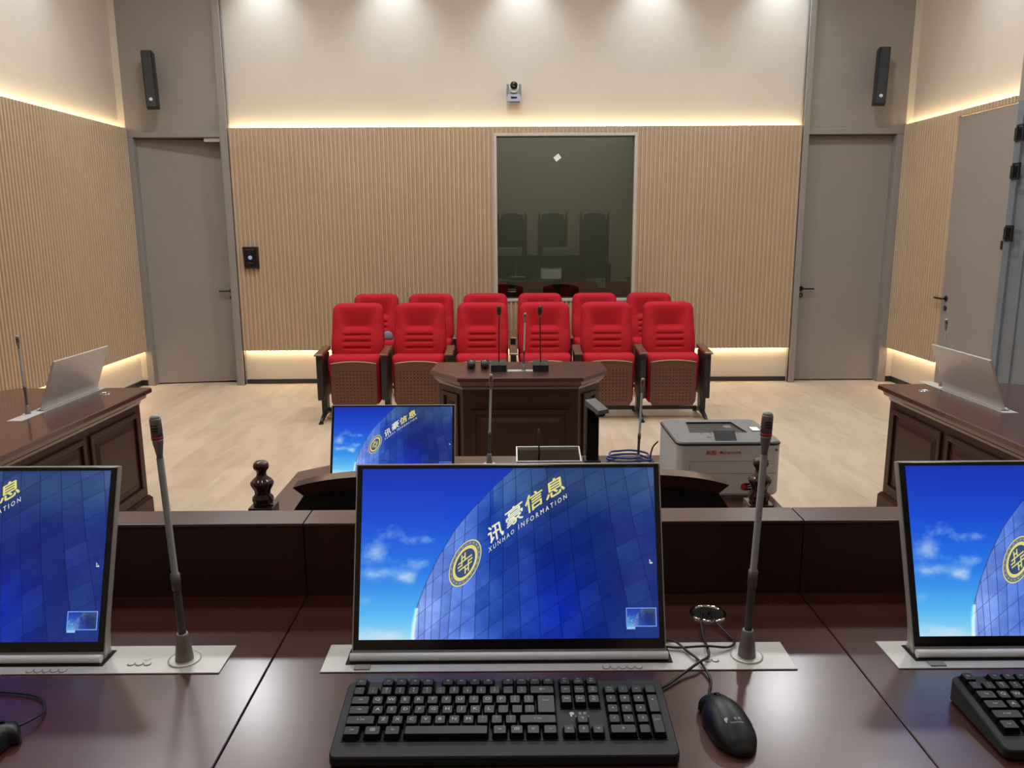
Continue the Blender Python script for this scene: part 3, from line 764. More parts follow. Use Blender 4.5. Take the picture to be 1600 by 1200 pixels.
def zz(x, y):      # position read off the 4x crop of the wallpaper -> 0..1
    gx, gy = 660 + x / 4, 730 + y / 4
    v_ = (gy - 732.3) / 272; xl = 564.5 - 8.3 * v_; xr = 1026 + 9.5 * v_
    return ((gx - xl) / (xr - xl), v_)
def lettering():
    a = MB()
    def quad_text(body, bl, br_, tl, tr_, mat, y=-.0006):
        vs, fs = text_fit(body); P = [S2(*zz(*p)) for p in (bl, br_, tl, tr_)]; out = []
        for u, v in vs:
            x = (1 - v) * ((1 - u) * P[0][0] + u * P[1][0]) + v * ((1 - u) * P[2][0] + u * P[3][0])
            z = (1 - v) * ((1 - u) * P[0][1] + u * P[1][1]) + v * ((1 - u) * P[2][1] + u * P[3][1])
            out.append((x, y, z))
        a.add(out, fs, mat)
    chars = [('讯', (418, 510), (512, 435), (405, 400), (492, 345), M['goldw']), ('豪', (528, 405), (634, 330), (518, 300), (626, 215), M['goldw']),
             ('信', (655, 315), (760, 235), (640, 205), (752, 130), M['gold']), ('息', (782, 225), (900, 150), (772, 110), (885, 42), M['gold'])]
    for c_, bl, br_, tl, tr_, mt in chars:
        quad_text(c_, bl, br_, tl, tr_, mt)
        quad_text(c_, (bl[0] + 4, bl[1]), (br_[0] + 4, br_[1]), (tl[0] + 4, tl[1]), (tr_[0] + 4, tr_[1]), mt, -.0007)
        quad_text(c_, (bl[0] + 1, bl[1] + 3), (br_[0] + 1, br_[1] + 3), (tl[0] + 1, tl[1] + 3), (tr_[0] + 1, tr_[1] + 3), mt, -.0008)
    quad_text('X U N H A O', (416, 556), (578, 430), (414, 524), (577, 402), M['goldw'])
    quad_text('I N F O R M A T I O N', (606, 408), (914, 206), (604, 376), (910, 176), M['goldw'])
    return a.build('wallpaper_lettering', None)
def emblem():
    a = MB(); C = (265, 620)
    def tp(x, y, k): p = S2(*zz(C[0] + x * 104, C[1] - x * 76 - y * 130)); return (p[0], -.0004 - k * .0001, p[1])
    def ring(r0, r1, mat, k, a0=0, a1=360, n=48):
        vs = []; m_ = int(n * (a1 - a0) / 360) + 1
        for i in range(m_ + 1):
            an = radians(a0 + (a1 - a0) * i / m_); vs += [tp(r0 * cos(an), r0 * sin(an), k), tp(r1 * cos(an), r1 * sin(an), k)]
        a.add(vs, [(2 * i, 2 * i + 1, 2 * i + 3, 2 * i + 2) for i in range(m_)], mat)
    ring(.001, 1.0, M['emb'], 1); ring(.95, 1.0, M['gold'], 2)
    ring(.62, .76, M['gold'], 2); ring(.001, .62, M['embd'], 2)
    for i in range(22):
        ring(.83, .89, M['tick'], 2, i * 16.3, i * 16.3 + 6)
    def bar(x0, y0, x1, y1, w_):
        d = Vector((x1 - x0, y1 - y0)).normalized() * w_; nx, ny = -d.y, d.x
        a.add([tp(x0 + nx, y0 + ny, 3), tp(x1 + nx, y1 + ny, 3), tp(x1 - nx, y1 - ny, 3), tp(x0 - nx, y0 - ny, 3)], [(0, 1, 2, 3)], M['gold'])
    for q in ((-.42, .16, .42, .16), (-.42, -.16, .42, -.16), (0, .16, 0, .52), (0, -.16, 0, -.52), (-.2, .5, -.2, -.05), (.2, .05, .2, -.5), (-.46, .0, -.2, .0), (.2, .0, .46, .0), (-.2, .34, 0, .34), (.2, -.34, 0, -.34)): bar(*q, .035)
    return a.build('emblem', None)
def cursor():
    a = MB(); p = zz(1437, 602); x, z = S2(*p)
    for k, (s, mat) in enumerate(((1, M['goldw']), (.55, M['embd']))):
        c_ = (x + .0018, z - .0032)
        a.add([(c_[0] + (q[0] - .0018) * s, -.0005 - k * .0002, c_[1] + (q[1] + .0032) * s) for q in ((0, 0), (.0058, -.0066), (.0006, -.0072))], [(0, 1, 2)], mat)
    return a.build('pointer', None)

# ---------------------------------------------------------------- retractable monitors
TILT = radians(20.6)
def monitor(full=True, W=.506, H=.3095):
    """local origin: middle of the foot of the screen on the table; screen faces -Y and leans back (+Y)"""
    e = thing('monitor', '', 'monitor')
    T = Matrix.Translation((0, 0, .004)) @ Matrix.Rotation(-TILT, 4, 'X')
    # desk plate: x -.298+.004 .. .446+.004 relative to the monitor middle
    a = MB(); a.box(-.295, .450, -.038, .045, 0, .0022, M['plate'], .0006, seg=1); a.build('desk_plate', e)
    a = MB(); a.box(-W / 2 - .006, W / 2 + .006, -.018, .03, .0022, .0032, M['hole']); a.build('slot', e)
    a = MB(); a.loft([[(s * (W / 2), .010 + .0065 * sin(t_), .0055 - .0065 * cos(t_)) for t_ in [2 * pi * q / 20 for q in range(20)]] for s in (-1, 1)], M['roll'], True, mx=Matrix.Translation((0, -.018, .004))); a.build('roller', e, label='bright aluminium roller at the foot')
    a = MB(); a.box(-W / 2, W / 2, .0015, .014, .0, H, M['silverback'], .0015, T); a.build('housing', e)
    a = MB(); a.loft([[(x, .014 + .016 * (1 - sin(q)), .018 + .05 * (1 - cos(q)) - .012) for q in [pi / 2 * k / 8 for k in range(9)]] + [(x, .014, .006)] for x in (-W / 2, W / 2)], M['plate'], mx=T); a.build('rear_fairing', e)
    a = MB(); a.box(-W / 2, W / 2, -.001, .0015, 0, .0115, M['greystrip'], 0, T)
    a.build('grey_strip', e)
    a = MB(); a.box(-W / 2 + .0025, W / 2 - .0025, -.0008, .0015, .0115, H - .0025, M['blackg'], .0005, T, 1); bez = a.build('bezel', e)
    s = bpy.data.objects.new('screen', scr_me); COL.objects.link(s); s.parent = e; s.matrix_local = T @ Matrix.Translation((0, -.0014, .0275)) @ Matrix.Diagonal(((W - .0225) / SW, 1, (H - .0275 - .0085) / SH, 1))
    for fn in (lettering, emblem, cursor): o = fn(); o.parent = s
    if full:
        for k in range(5):
            a = MB(); a.lathe([(.0052, 0), (.0052, .0012), (.004, .0016)], M['plate'], 16, Matrix.Translation((.152 + k * .0128, -.030, .0022))); a.lathe([(.0064, 0), (.0064, .0003)], M['greystrip'], 16, Matrix.Translation((.152 + k * .0128, -.030, .0022))); a.build('button', e)
        for k in range(3):
            a = MB(); a.lathe([(.0052, 0), (.0052, .0012), (.004, .0016)], M['plate'], 16, Matrix.Translation((.302 + k * .0128, -.012, .0022))); a.lathe([(.0064, 0), (.0064, .0003)], M['greystrip'], 16, Matrix.Translation((.302 + k * .0128, -.012, .0022))); a.build('button', e)
        a = MB(); a.lathe([(.0058, 0), (.0058, .0008)], M['paper'], 18, Matrix.Translation((.321, .004, .0022))); a.build('power_button', e)
        a = MB(); a.box(-.243, -.218, -.034, -.020, .0022, .0042, M['greystrip'], .0006, Matrix.Identity(4), 1); a.build('port_cover', e)
    return e
m0 = monitor(); m0.location = (-.004, 1.175, ZT)
GM = 'lit retractable monitors on the judges bench'
m0['label'] = 'lit monitor with blue skyscraper wallpaper in the middle of the judges bench'; m0['group'] = GM
copy_tree(m0, label='lit monitor with blue skyscraper wallpaper cut off by the left edge of the photo', loc=(-.906, 1.175, ZT))
copy_tree(m0, label='lit monitor with blue sky wallpaper cut off by the right edge of the photo', loc=(.899, 1.175, ZT))
m3 = copy_tree(m0, label='smaller lit monitor standing on the clerk desk, seen above the middle bench monitor', group='monitors on the other desks', loc=(-.433, 2.80, .75), scale=(.905, .905, .905))
copy_tree(m0, label='monitor on the left side desk, seen from its plain silver back', group='monitors on the other desks', loc=(-2.405, 4.27, .75), rot=(0, 0, radians(-90)), scale=(1.10, .88, .88))
copy_tree(m0, label='monitor on the right side desk, seen from its plain silver back', group='monitors on the other desks', loc=(2.465, 4.15, .75), rot=(0, 0, radians(90)), scale=(1.10, .88, .88))

# ---------------------------------------------------------------- gooseneck microphones
def gooseneck():
    e = thing('microphone', '', 'microphone')
    a = MB(); a.lathe([(.024, 0), (.024, .0015), (.021, .0022), (.016, .0015)], M['plate'], 28); a.build('socket_ring', e)
    a = MB(); a.lathe([(.0135, .001), (.0132, .004), (.009, .042), (.0075, .044)], M['mich'], 24); a.build('base', e)
    path = smooth_path([(0, 0, .04), (.001, 0, .08), (.002, 0, .114)], 22)
    a = MB(); a.tube(path, [.0062 if k % 2 else .0052 for k in range(len(path))], M['mic'], 12); a.build('flexible_neck', e)
    tp = Vector((.009, .0, .317)); b0 = Vector((.002, 0, .114))
    a = MB(); a.tube([b0, b0 + (tp - b0) * .12, b0 + (tp - b0) * .121, tp], [.0070, .0070, .0050, .0050], M['mic'], 14); a.build('stem', e)
    d = (tp - b0).normalized(); q = Vector((0, 0, 1)).rotation_difference(d).to_matrix().to_4x4(); mx = Matrix.Translation(tp) @ q @ Matrix.Diagonal((.84, .84, .78, 1))
    a = MB(); a.lathe([(.0052, -.002), (.0052, .004), (.0088, .030), (.0095, .036)], M['mich'], 20, mx); a.lathe([(.0095, .0405), (.0095, .072), (.0085, .0745)], M['mich'], 20, mx)
    for z in (.051, .056, .061):
        for a0 in (0, 120, 240):
            r0 = [(.0097 * cos(radians(a0 - 90 + an)), .0097 * sin(radians(a0 - 90 + an)), z) for an in range(-38, 39, 8)]
            a.loft([r0, [(x, y, z + .0022) for x, y, _ in r0]], M['slot'], caps=False, closed=False, mx=mx)
    a.build('head', e)
    a = MB(); a.lathe([(.0098, .036), (.0098, .0405)], M['red'], 24, mx, smooth=True, caps=True); a.build('ring', e, label='red ring')
    a = MB(); a.lathe([(.0085, .0745), (.0080, .0775), (.006, .080), (.0005, .0815)], M['tip'], 20, mx); a.build('tip', e, label='pale blue-grey rounded tip')
    return e
g0 = gooseneck(); g0.location = (.3775, 1.176, ZT + .0022)
GG = 'silver gooseneck microphones'
g0['label'] = 'silver gooseneck microphone with red ring to the right of the middle monitor'; g0['group'] = GG
def gcopy(label, loc, s, mirror=1, rot=0): return copy_tree(g0, label=label, loc=loc, scale=(s * mirror, s, s), rot=(0, 0, rot))
g0.scale = (1.06, 1.06, 1.06)
gcopy('silver gooseneck microphone with red ring between the left and middle monitors', (-.5245, 1.176, ZT + .0022), 1.06, -1)
gcopy('slender silver microphone on the clerk desk, right of the small monitor', (-.083, 3.02, .75), .94)
gcopy('slender silver microphone on the clerk desk beside the blue cable, left of the printer', (.497, 3.0, .75), .90)
gcopy('silver microphone between the two black ones on the witness desk', (.088, 5.08, .752), .98)
gcopy('silver microphone on the left side desk in front of the silver monitor back', (-2.42, 3.92, .752), 1.05, 1, radians(-90))
gcopy('silver microphone on the right side desk behind the silver monitor back', (2.47, 4.49, .752), 1.02, 1, radians(90))

# ---------------------------------------------------------------- grommets
def grommet(label, loc, r):
    e = thing('cable_grommet', label, 'grommet', loc)
    a = MB(); a.lathe([(r, 0), (r, .002), (r * .93, .0045), (r * .80, .003), (r * .78, .0)], M['chrome'], 36, caps=False); a.build('rim', e)
    a = MB(); a.lathe([(r * .8, .0008), (.0005, .0008)], M['hole'], 36, caps=False); a.build('opening', e)
    return e
grommet('round chrome-rimmed cable hole in the judges bench, left of the right microphone', (.351, 1.322, ZT), .033)
grommet('chrome cable hole near the far end of the left side desk', (-2.285, 4.43, .75), .03)
grommet('chrome cable hole near the far end of the right side desk', (2.31, 4.37, .75), .03)

# ---------------------------------------------------------------- keyboard
KW, KD = .452, .142
def kz(y): return .016 + .020 * y / KD                      # height of the sloping top
SL = Matrix.Translation((0, 0, .016)) @ Matrix.Rotation(atan(.020 / KD), 4, 'X')
U_ = .01905
def keyboard(label, loc, rz):
    e = thing('keyboard', label, 'keyboard', loc, (0, 0, rz), 'black keyboards on the judges bench')
    a = MB(); out = []
    def outline(ins, r):
        o_ = []
        for (cx, cy, a0) in ((KW / 2 - r - ins, r + ins, -90), (KW / 2 - r - ins - .001, KD - r - ins, 0), (-KW / 2 + r + ins + .001, KD - r - ins, 90), (-KW / 2 + r + ins, r + ins, 180)):
            for q in range(6): an = radians(a0 + q * 18); o_.append((cx + r * cos(an), cy + r * sin(an)))
        return o_
    A = outline(.002, .008); B = outline(0, .009); C_ = outline(.0015, .008)
    a.loft([[(x, y, .002 + .0) for x, y in A], [(x, y, .004) for x, y in B], [(x, y, kz(y) - .002) for x, y in B], [(x, y, kz(y)) for x, y in C_]], M['case'])
    a.build('case', e)
    x0 = -22.5 * U_ / 2
    yrow = [.132, .1135, .0945, .0755, .0565, .0375]           # row centres from the front edge
    a = MB()
    def well(ux0, ux1, r0, r1, ex=.0):
        y1 = yrow[r0] + .0105; y0 = yrow[r1] - .0112
        a.box(x0 + ux0 * U_ - .0005, x0 + ux1 * U_ + .0005, y0, y1, 0, .0006, M['well'], 0, SL)
    well(0, 1, 0, 1); well(2, 6, 0, 1); well(6.5, 10.5, 0, 1); well(11, 15, 0, 1); well(0, 15, 1, 5)
    well(15.25, 18.25, 0, 2); well(18.5, 22.5, 1, 5); well(15.25, 18.25, 5, 5); well(16.25, 17.25, 4, 5); a.build('key_well', e)
    a = MB()
    for k in range(3): a.lathe([(.0013, 0), (.0013, .0004)], M['legend'], 8, SL @ Matrix.Translation((x0 + (19 + k * 1.0) * U_, .1290, .0004)))
    a.build('indicator_lights', e)
    def key(u0, w_, row, leg, h=1, name=None, size=None):
        cx = x0 + (u0 + w_ / 2) * U_; cy = yrow[row] - (h - 1) * .019 / 2; hw = w_ * U_ / 2 - .0006; hd = (.019 * h) / 2 - .0006
        tz = .0085; tw = hw - .0026; td0, td1 = hd - .0030, hd - .0012
        rise = {0: .004, 1: .0005, 2: 0, 3: 0, 4: 0, 5: .001}[row]
        a = MB(); r = lambda w2, y0_, y1_, z, c_=.0012: [(-w2 + c_, y0_, z), (w2 - c_, y0_, z), (w2, y0_ + c_, z), (w2, y1_ - c_, z), (w2 - c_, y1_, z), (-w2 + c_, y1_, z), (-w2, y1_ - c_, z), (-w2, y0_ + c_, z)]
        mx = SL @ Matrix.Translation((cx, cy, 0))
        a.loft([r(hw, -hd, hd, .0006), r(tw + .0005, -td0 - .0004, td1 + .0003, tz - .0006)], M['well'], mx=mx); a.loft([r(tw + .0005, -td0 - .0004, td1 + .0003, tz - .0006), r(tw, -td0, td1, tz)], M['key'], mx=mx)
        if leg:
            lines = leg.split('\n'); n_ = len(lines)
            for i, s in enumerate(lines):
                sz = size or (.0072 if len(s) == 1 and n_ == 1 else (.0046 if len(s) == 1 else .0040 if len(s) < 4 else .0033))
                vs, fs = text_geo(s, sz)
                oy = .0018 + (n_ - 1) * .0023 - i * .0046
                if h == 2: oy += .006
                sx = 1.25 if len(s) == 1 and n_ == 1 else 1
                a.add([(x * sx, y + oy, tz + .00015) for x, y in vs], fs, M['legend'], mx=mx)
        a.build(name or ('key' if w_ == 1 and h == 1 else 'wide_key'), e)
    key(0, 1, 0, 'Esc')
    for i in range(12): key(2 + i + .5 * (i // 4), 1, 0, 'F%d' % (i + 1), size=.0044)
    for i, s in enumerate(('Prt\nScr', 'Scr\nLock', 'Pau\nBrk')): key(15.25 + i, 1, 0, s, size=.0034)
    for i, s in enumerate(('~\n`', '!\n1', '@\n2', '#\n3', '$\n4', '%\n5', '^\n6', '&\n7', '*\n8', '(\n9', ')\n0', '_\n-', '+\n=')): key(i, 1, 1, s)
    key(13, 2, 1, '\u2190', size=.009)
    for i, s in enumerate(('Ins', 'Home', 'Pg\nUp')): key(15.25 + i, 1, 1, s)
    for i, s in enumerate(('Num\nLock', '/', '*', '-')): key(18.5 + i, 1, 1, s, size=.0032 if i == 0 else .006)
    key(0, 1.5, 2, 'Tab')
    for i, s in enumerate('QWERTYUIOP'): key(1.5 + i, 1, 2, s)
    key(11.5, 1, 2, '{\n['); key(12.5, 1, 2, '}\n]')
    key(13.5, 1.5, 2, 'Enter', 2, 'enter_key', .0042)
    for i, s in enumerate(('Del', 'End', 'Pg\nDn')): key(15.25 + i, 1, 2, s)
    for i, s in enumerate(('7', '8', '9')): key(18.5 + i, 1, 2, s, size=.005)
    key(21.5, 1, 2, '+', 2, size=.007)
    key(0, 1.65, 3, 'Caps')
    for i, s in enumerate('ASDFGHJKL'): key(1.65 + i, 1, 3, s)
    key(10.65, 1, 3, ':\n;'); key(11.65, 1, 3, '"\n\''); key(12.55, .98, 3, '|\n\\')
    for i, s in enumerate(('4', '5', '6')): key(18.5 + i, 1, 3, s, size=.005)
    key(0, 2.2, 4, '\u21e7 Shift', size=.0036)
    for i, s in enumerate('ZXCVBNM'): key(2.2 + i, 1, 4, s)
    for i, s in enumerate(('<\n,', '>\n.', '?\n/')): key(9.2 + i, 1, 4, s)
    key(12.2, 2.8, 4, '\u21e7 Shift', size=.0036)
    key(16.25, 1, 4, '\u2191', size=.006)
    for i, s in enumerate(('1', '2', '3')): key(18.5 + i, 1, 4, s, size=.005)
    key(21.5, 1, 4, 'Enter', 2, size=.0034)
    key(0, 1.3, 5, 'Ctrl'); key(1.45, 1.3, 5, '\u229e', size=.0075); key(2.85, 1.25, 5, 'Alt')
    key(4.2, 6.0, 5, '', name='space_bar')
    key(10.35, 1.15, 5, 'Alt'); key(11.55, 1.1, 5, '\u229e', size=.0075); key(12.7, 1.1, 5, '\u2261', size=.007); key(13.85, 1.15, 5, 'Ctrl')
    for i, s in enumerate(('\u2190', '\u2193', '\u2192')): key(15.25 + i, 1, 5, s, size=.006)
    key(18.5, 2, 5, '0', size=.005); key(20.5, 1, 5, '.', size=.006)
    # maker's mark between the key groups
    a = MB(); mx = SL @ Matrix.Translation((x0 + 16.75 * U_, yrow[3] - .002, .0004))
    P_ = [(-.0150, -.004), (-.0130, -.004), (-.0125, -.0005), (-.0105, .000), (-.0095, .003), (-.0115, .0048), (-.0150, .0048), (-.0165, .003), (-.0155, .0005)]
    a.add([(x, y, 0) for x, y in P_], [tuple(range(len(P_)))], M['legend'], mx=mx)
    for s, x, y, z in (('宏碁' if False else '宝 德', .0015, .0028, .0050), ('PowerLeader', .001, -.0030, .0036)):
        vs, fs = text_geo(s, z); a.add([(p + x, q + y, 0) for p, q in vs], fs, M['legend'], mx=mx)
    a.build('maker_mark', e)
    return e
kb = keyboard('full black keyboard lying in front of the middle monitor', (-.010, .912, ZT), 0)
kc = copy_tree(kb, label='black keyboard cut off by the right edge, in front of the right monitor', loc=(.862, .916, ZT), rot=(0, 0, 0))

# ---------------------------------------------------------------- mice
def mouse(label, loc, rz):
    e = thing('mouse', label, 'mouse', loc, (0, 0, rz), 'black wired mice on the judges bench')
    L, NS, NT = .118, 22, 20; rings = []
    for i in range(NS + 1):
        s = i / NS; y = L * (.5 - s)                                     # y + = front
        w_ = .0295 * (1 - abs(2 * s - 1.08) ** 3.4 * .92 if abs(2 * s - 1.08) < 1 else .08)
        if s < .12: w_ = .0235 * (sqrt(max(0.0, 1 - ((.12 - s) / .12) ** 2)) * .45 + .55) + .0
        w_ = max(w_, .008)
        h_ = .013 + .024 * max(0, sin(pi * min(1, .08 + s * .95)) ** .8)
        if s > .9: h_ *= (1 - (s - .9) * 3.2)
        r = [(-w_, y, .003)]
        for k in range(NT + 1):
            an = pi - pi * k / NT; r.append((w_ * cos(an) * (1 + .03 * sin(an)), y, .004 + (h_ - .004) * sin(an) ** .75))
        r.append((w_, y, .003)); rings.append(r)
    a = MB(); a.loft(rings, M['black'], True); a.build('body', e)
    a = MB(); a.lathe([(.009, -.003), (.010, 0), (.009, .003)], M['well'], 20, Matrix.Translation((0, .036, .025)) @ Matrix.Rotation(pi / 2, 4, 'Y')); a.build('scroll_wheel', e)
    a = MB(); vs, fs = text_geo('PowerLeader', .0034); V2, F2 = text_geo('宝 德', .0044)
    def top(x, y):
        s = .5 - y / L; h_ = .013 + .024 * max(0, sin(pi * min(1, .08 + s * .95)) ** .8); return .004 + (h_ - .004) * max(0, 1 - (x / .0295) ** 2) ** .37 + .0007
    for VV, FF, dx, dy in ((vs, fs, .002, -.026), (V2, F2, .004, -.0205)): a.add([(x + dx, y + dy, top(x + dx, y + dy)) for x, y in VV], FF, M['legend'])
    P_ = [(-.0128, -.0245), (-.0112, -.0245), (-.0108, -.0215), (-.0090, -.0205), (-.0088, -.0185), (-.0105, -.0172), (-.0130, -.0175), (-.0138, -.0195)]
    a.add([(x, y, top(x, y)) for x, y in P_], [tuple(range(len(P_)))], M['legend']); a.build('maker_mark', e)
    return e
def cable(label, pts, r, mat, name='cable', cat='cable'):
    a = MB(); a.tube(smooth_path(pts, 9), r, mat, 8); return tag(a.build(name), label, cat)
ms = mouse('black wired mouse to the right of the middle keyboard', (.295, .985, ZT), radians(8))
copy_tree(ms, label='black mouse cut off by the lower left corner of the photo', loc=(-.712, .938, ZT), rot=(0, 0, radians(-38)))
zc = ZT + .004
cable('black mouse cable looping over the desk plate into the cable hole', [(.287, 1.045, ZT + .012), (.291, 1.07, ZT + .006), (.302, 1.105, zc), (.297, 1.150, zc + .003), (.283, 1.185, zc + .003), (.268, 1.210, zc + .006), (.250, 1.225, zc), (.232, 1.222, zc), (.225, 1.210, zc + .001), (.240, 1.202, zc + .003), (.270, 1.195, zc + .003), (.315, 1.190, zc + .008), (.352, 1.195, zc + .003), (.368, 1.212, zc + .002), (.366, 1.235, zc), (.352, 1.275, zc + .006), (.352, 1.307, zc + .008), (.352, 1.322, ZT + .002)], .0020, M['cable'])
cable('black keyboard cable running from the keyboard to the cable hole', [(.146, 1.056, ZT + .020), (.158, 1.064, ZT + .008), (.185, 1.066, zc), (.225, 1.085, zc), (.262, 1.118, zc + .002), (.292, 1.142, zc + .007), (.313, 1.166, zc + .003), (.318, 1.190, zc + .004), (.320, 1.225, zc + .002), (.326, 1.270, zc + .005), (.334, 1.300, zc + .008), (.340, 1.318, ZT + .002)], .0022, M['cable'])
cable('black mouse cable looping at the lower left corner of the photo', [(-.679, .984, ZT + .013), (-.668, 1.010, ZT + .010), (-.672, 1.040, zc), (-.700, 1.072, zc), (-.760, 1.085, zc), (-.84, 1.09, zc)], .0020, M['cable'])

# ---------------------------------------------------------------- printer
e = thing('printer', 'white and grey laser printer on the right end of the clerk desk', 'printer', (.735, 2.59, .75))
w2 = .176; D_ = .325
def rr(ins, z, r=.03, y0=0, y1=D_):
    o_ = []
    for (cx, cy, a0) in ((w2 - r - ins, y0 + r + ins, -90), (w2 - r - ins, y1 - r - ins, 0), (-w2 + r + ins, y1 - r - ins, 90), (-w2 + r + ins, y0 + r + ins, 180)):
        for q in range(7): an = radians(a0 + q * 15); o_.append((cx + r * cos(an), cy + r * sin(an), z))
    return o_
a = MB(); a.loft([rr(.004, .012), rr(0, .02), rr(0, .185), rr(.001, .188)], M['whitep']); a.build('body', e)
a = MB(); a.box(-w2 + .02, w2 - .045, .01, D_ - .02, 0, .012, M['greyp']); a.build('foot', e)
a = MB(); a.loft([rr(-.001, .1875), rr(-.002, .190), rr(-.001, .194)], M['darkp']); a.build('seam_band', e)
a = MB()
# grey lid with a sunk output tray
X0, X1, Y0, Y1 = -.105, .098, .13, .285; zt_ = .199
lid_out = rr(.0, .1925); lid_top = rr(.003, zt_)
a.loft([lid_out, lid_top], M['greyp'], caps=False)
n_ = len(lid_top)
inner = [(X1, Y0 - .0, zt_), (X1 - .018, Y1, zt_), (X0 + .018, Y1, zt_), (X0, Y0, zt_)]
grp = [lid_top[0:7], lid_top[7:14], lid_top[14:21], lid_top[21:28]]
allv = lid_top + inner
fs = []
for g in range(4):
    i0 = g * 7; fs.append(tuple([28 + g] + list(range(i0, i0 + 7))[::-1])); fs.append((28 + g, 28 + (g + 1) % 4, (i0 + 7) % 28, i0 + 6))
a.add(allv, fs, M['greyp'])
dip = [(X1, Y0, zt_), (X1 - .018, Y1, zt_ - .045), (X0 + .018, Y1, zt_ - .045), (X0, Y0, zt_)]
a.add(inner + dip, [(0, 1, 5), (2, 3, 6), (1, 2, 6, 5)], M['darkp']); a.add(dip, [(3, 2, 1, 0)], M['darkp'])
a.build('lid', e)
a = MB()
for k in range(5): a.box(-.07 + k * .032, -.068 + k * .032, .105, .132, zt_, zt_ + .0006, M['darkp'])
a.build('tray_ribs', e)
a = MB(); a.box(-.042, .030, 0, .008, 0, .050, M['darkp'], .002, Matrix.Translation((0, .016, zt_ - .002)) @ Matrix.Rotation(radians(-52), 4, 'X')); a.box(-.06, -.045, .064, .068, zt_, zt_ + .001, M['black']); a.build('paper_stop', e)
a = MB(); a.box(-.088, -.066, .225, .255, zt_ - .03, zt_ - .01, M['greyp'], .002); a.box(.040, .066, .215, .25, zt_ - .03, zt_ - .004, M['greyp'], .002); a.build('paper_rollers', e)
a = MB(); a.box(.118, .150, .145, .195, zt_, zt_ + .003, M['greyp'], .001); a.box(.122, .146, .150, .190, zt_ + .003, zt_ + .0036, M['white_led']); a.build('control_panel', e, label='lit white control pad')
a = MB(); a.box(-.132, .145, -.0006, .0005, .133, .1340, M['greyp']); a.box(-.132, .16, -.0006, .0005, .090, .0912, M['greyp']); a.box(-.1325, -.1315, -.0006, .0005, .09, .134, M['greyp']); a.build('front_flap', e)
a = MB(); a.loft([[(x + .074 + (.012 * cos(q) if True else 0), -.0008 - .0012 * k, .044 + .012 * sin(q)) for q, x in [(radians(90 + 180 * i / 8), -.018) for i in range(9)] + [(radians(-90 + 180 * i / 8), .018) for i in range(9)]] for k in (0, 1)], M['darkp'])
a.lathe([(.009, 0), (.009, .0012)], M['redp'], 18, Matrix.Translation((.054, -.002, .044)) @ FRONT); a.box(.066, .094, -.0026, -.002, .047, .049, M['paper']); a.box(.066, .094, -.0026, -.002, .039, .041, M['paper'])
a.build('badge', e, label='dark badge with a red disc')
a = MB()
def wtext(mb, s, size, x, z, mat, y=-.0008, bold=True):
    vs, fs = text_geo(s, size); mb.add([(p + x, y, q + z) for p, q in vs], fs, mat)
    if bold: mb.add([(p + x + size * .03, y - .0002, q + z) for p, q in vs], fs, mat)
wtext(a, '奔图', .018, -.062, .163, M['redp']); a.box(-.0378, -.0370, -.0008, 0, .156, .170, M['redp']); wtext(a, '自主激光打印机', .0095, .008, .163, M['redp'])
a.lathe([(.0045, 0), (.0045, .0005)], M['redp'], 12, Matrix.Translation((-.028, -.0006, .164)) @ FRONT)
a.build('front_lettering', e, label='red Chinese lettering')
a = MB(); a.lathe([(.005, 0), (.005, .0008)], M['greyp'], 16, Matrix.Translation((.158, -.0002, .172)) @ FRONT); a.build('front_button', e)
cable('thin black power cable hanging behind the left side of the printer', [(.558, 2.93, .86), (.545, 2.95, .835), (.538, 2.96, .80), (.536, 2.95, .765), (.55, 2.93, .753)], .003, M['cable'])

# blue cable coil
a = MB(); pts = []
for k in range(46):
    an = 2 * pi * k / 16; rx, ry = .085 + .008 * sin(k * 1.7), .045 + .004 * cos(k * 2.3); pts.append((.462 + rx * cos(an), 2.985 + ry * sin(an), .754 + .0009 * k + .012 * max(0, sin(an))))
a.tube(smooth_path(pts, 4), .0042, M['blue'], 8); tag(a.build('cable'), 'coiled blue network cable on the clerk desk, left of the printer', 'cable')

# document camera
e = thing('document_camera', 'black document camera post with silver-grey head on the clerk desk', 'document camera', (.318, 3.0, .75))
a = MB(); a.box(-.032, .032, -.025, .05, 0, .022, M['black'], .004); a.build('base', e)
a = MB(); a.box(-.024, .024, -.008, .022, .02, .245, M['blackg'], .004); a.build('post', e)
a = MB(); mx = Matrix.Translation((-.002, .0, .243)) @ Matrix.Rotation(radians(12), 4, 'X') @ Matrix.Rotation(radians(24), 4, 'Z')
a.loft([[(-.023, -.085, -.008), (.023, -.085, -.008), (.024, .02, -.010), (-.024, .02, -.010)], [(-.021, -.082, .008), (.021, -.082, .008), (.022, .02, .012), (-.022, .02, .012)]], M['dcam'], mx=mx); a.build('head', e)
a = MB(); a.lathe([(.021, -.001), (.019, -.012), (.014, -.014)], M['blackg'], 20, mx @ Matrix.Translation((0, -.062, -.008))); a.build('lens', e)
a = MB(); a.box(-.008, .008, -.0255, -.025, .006, .012, M['plate']); a.build('socket', e)

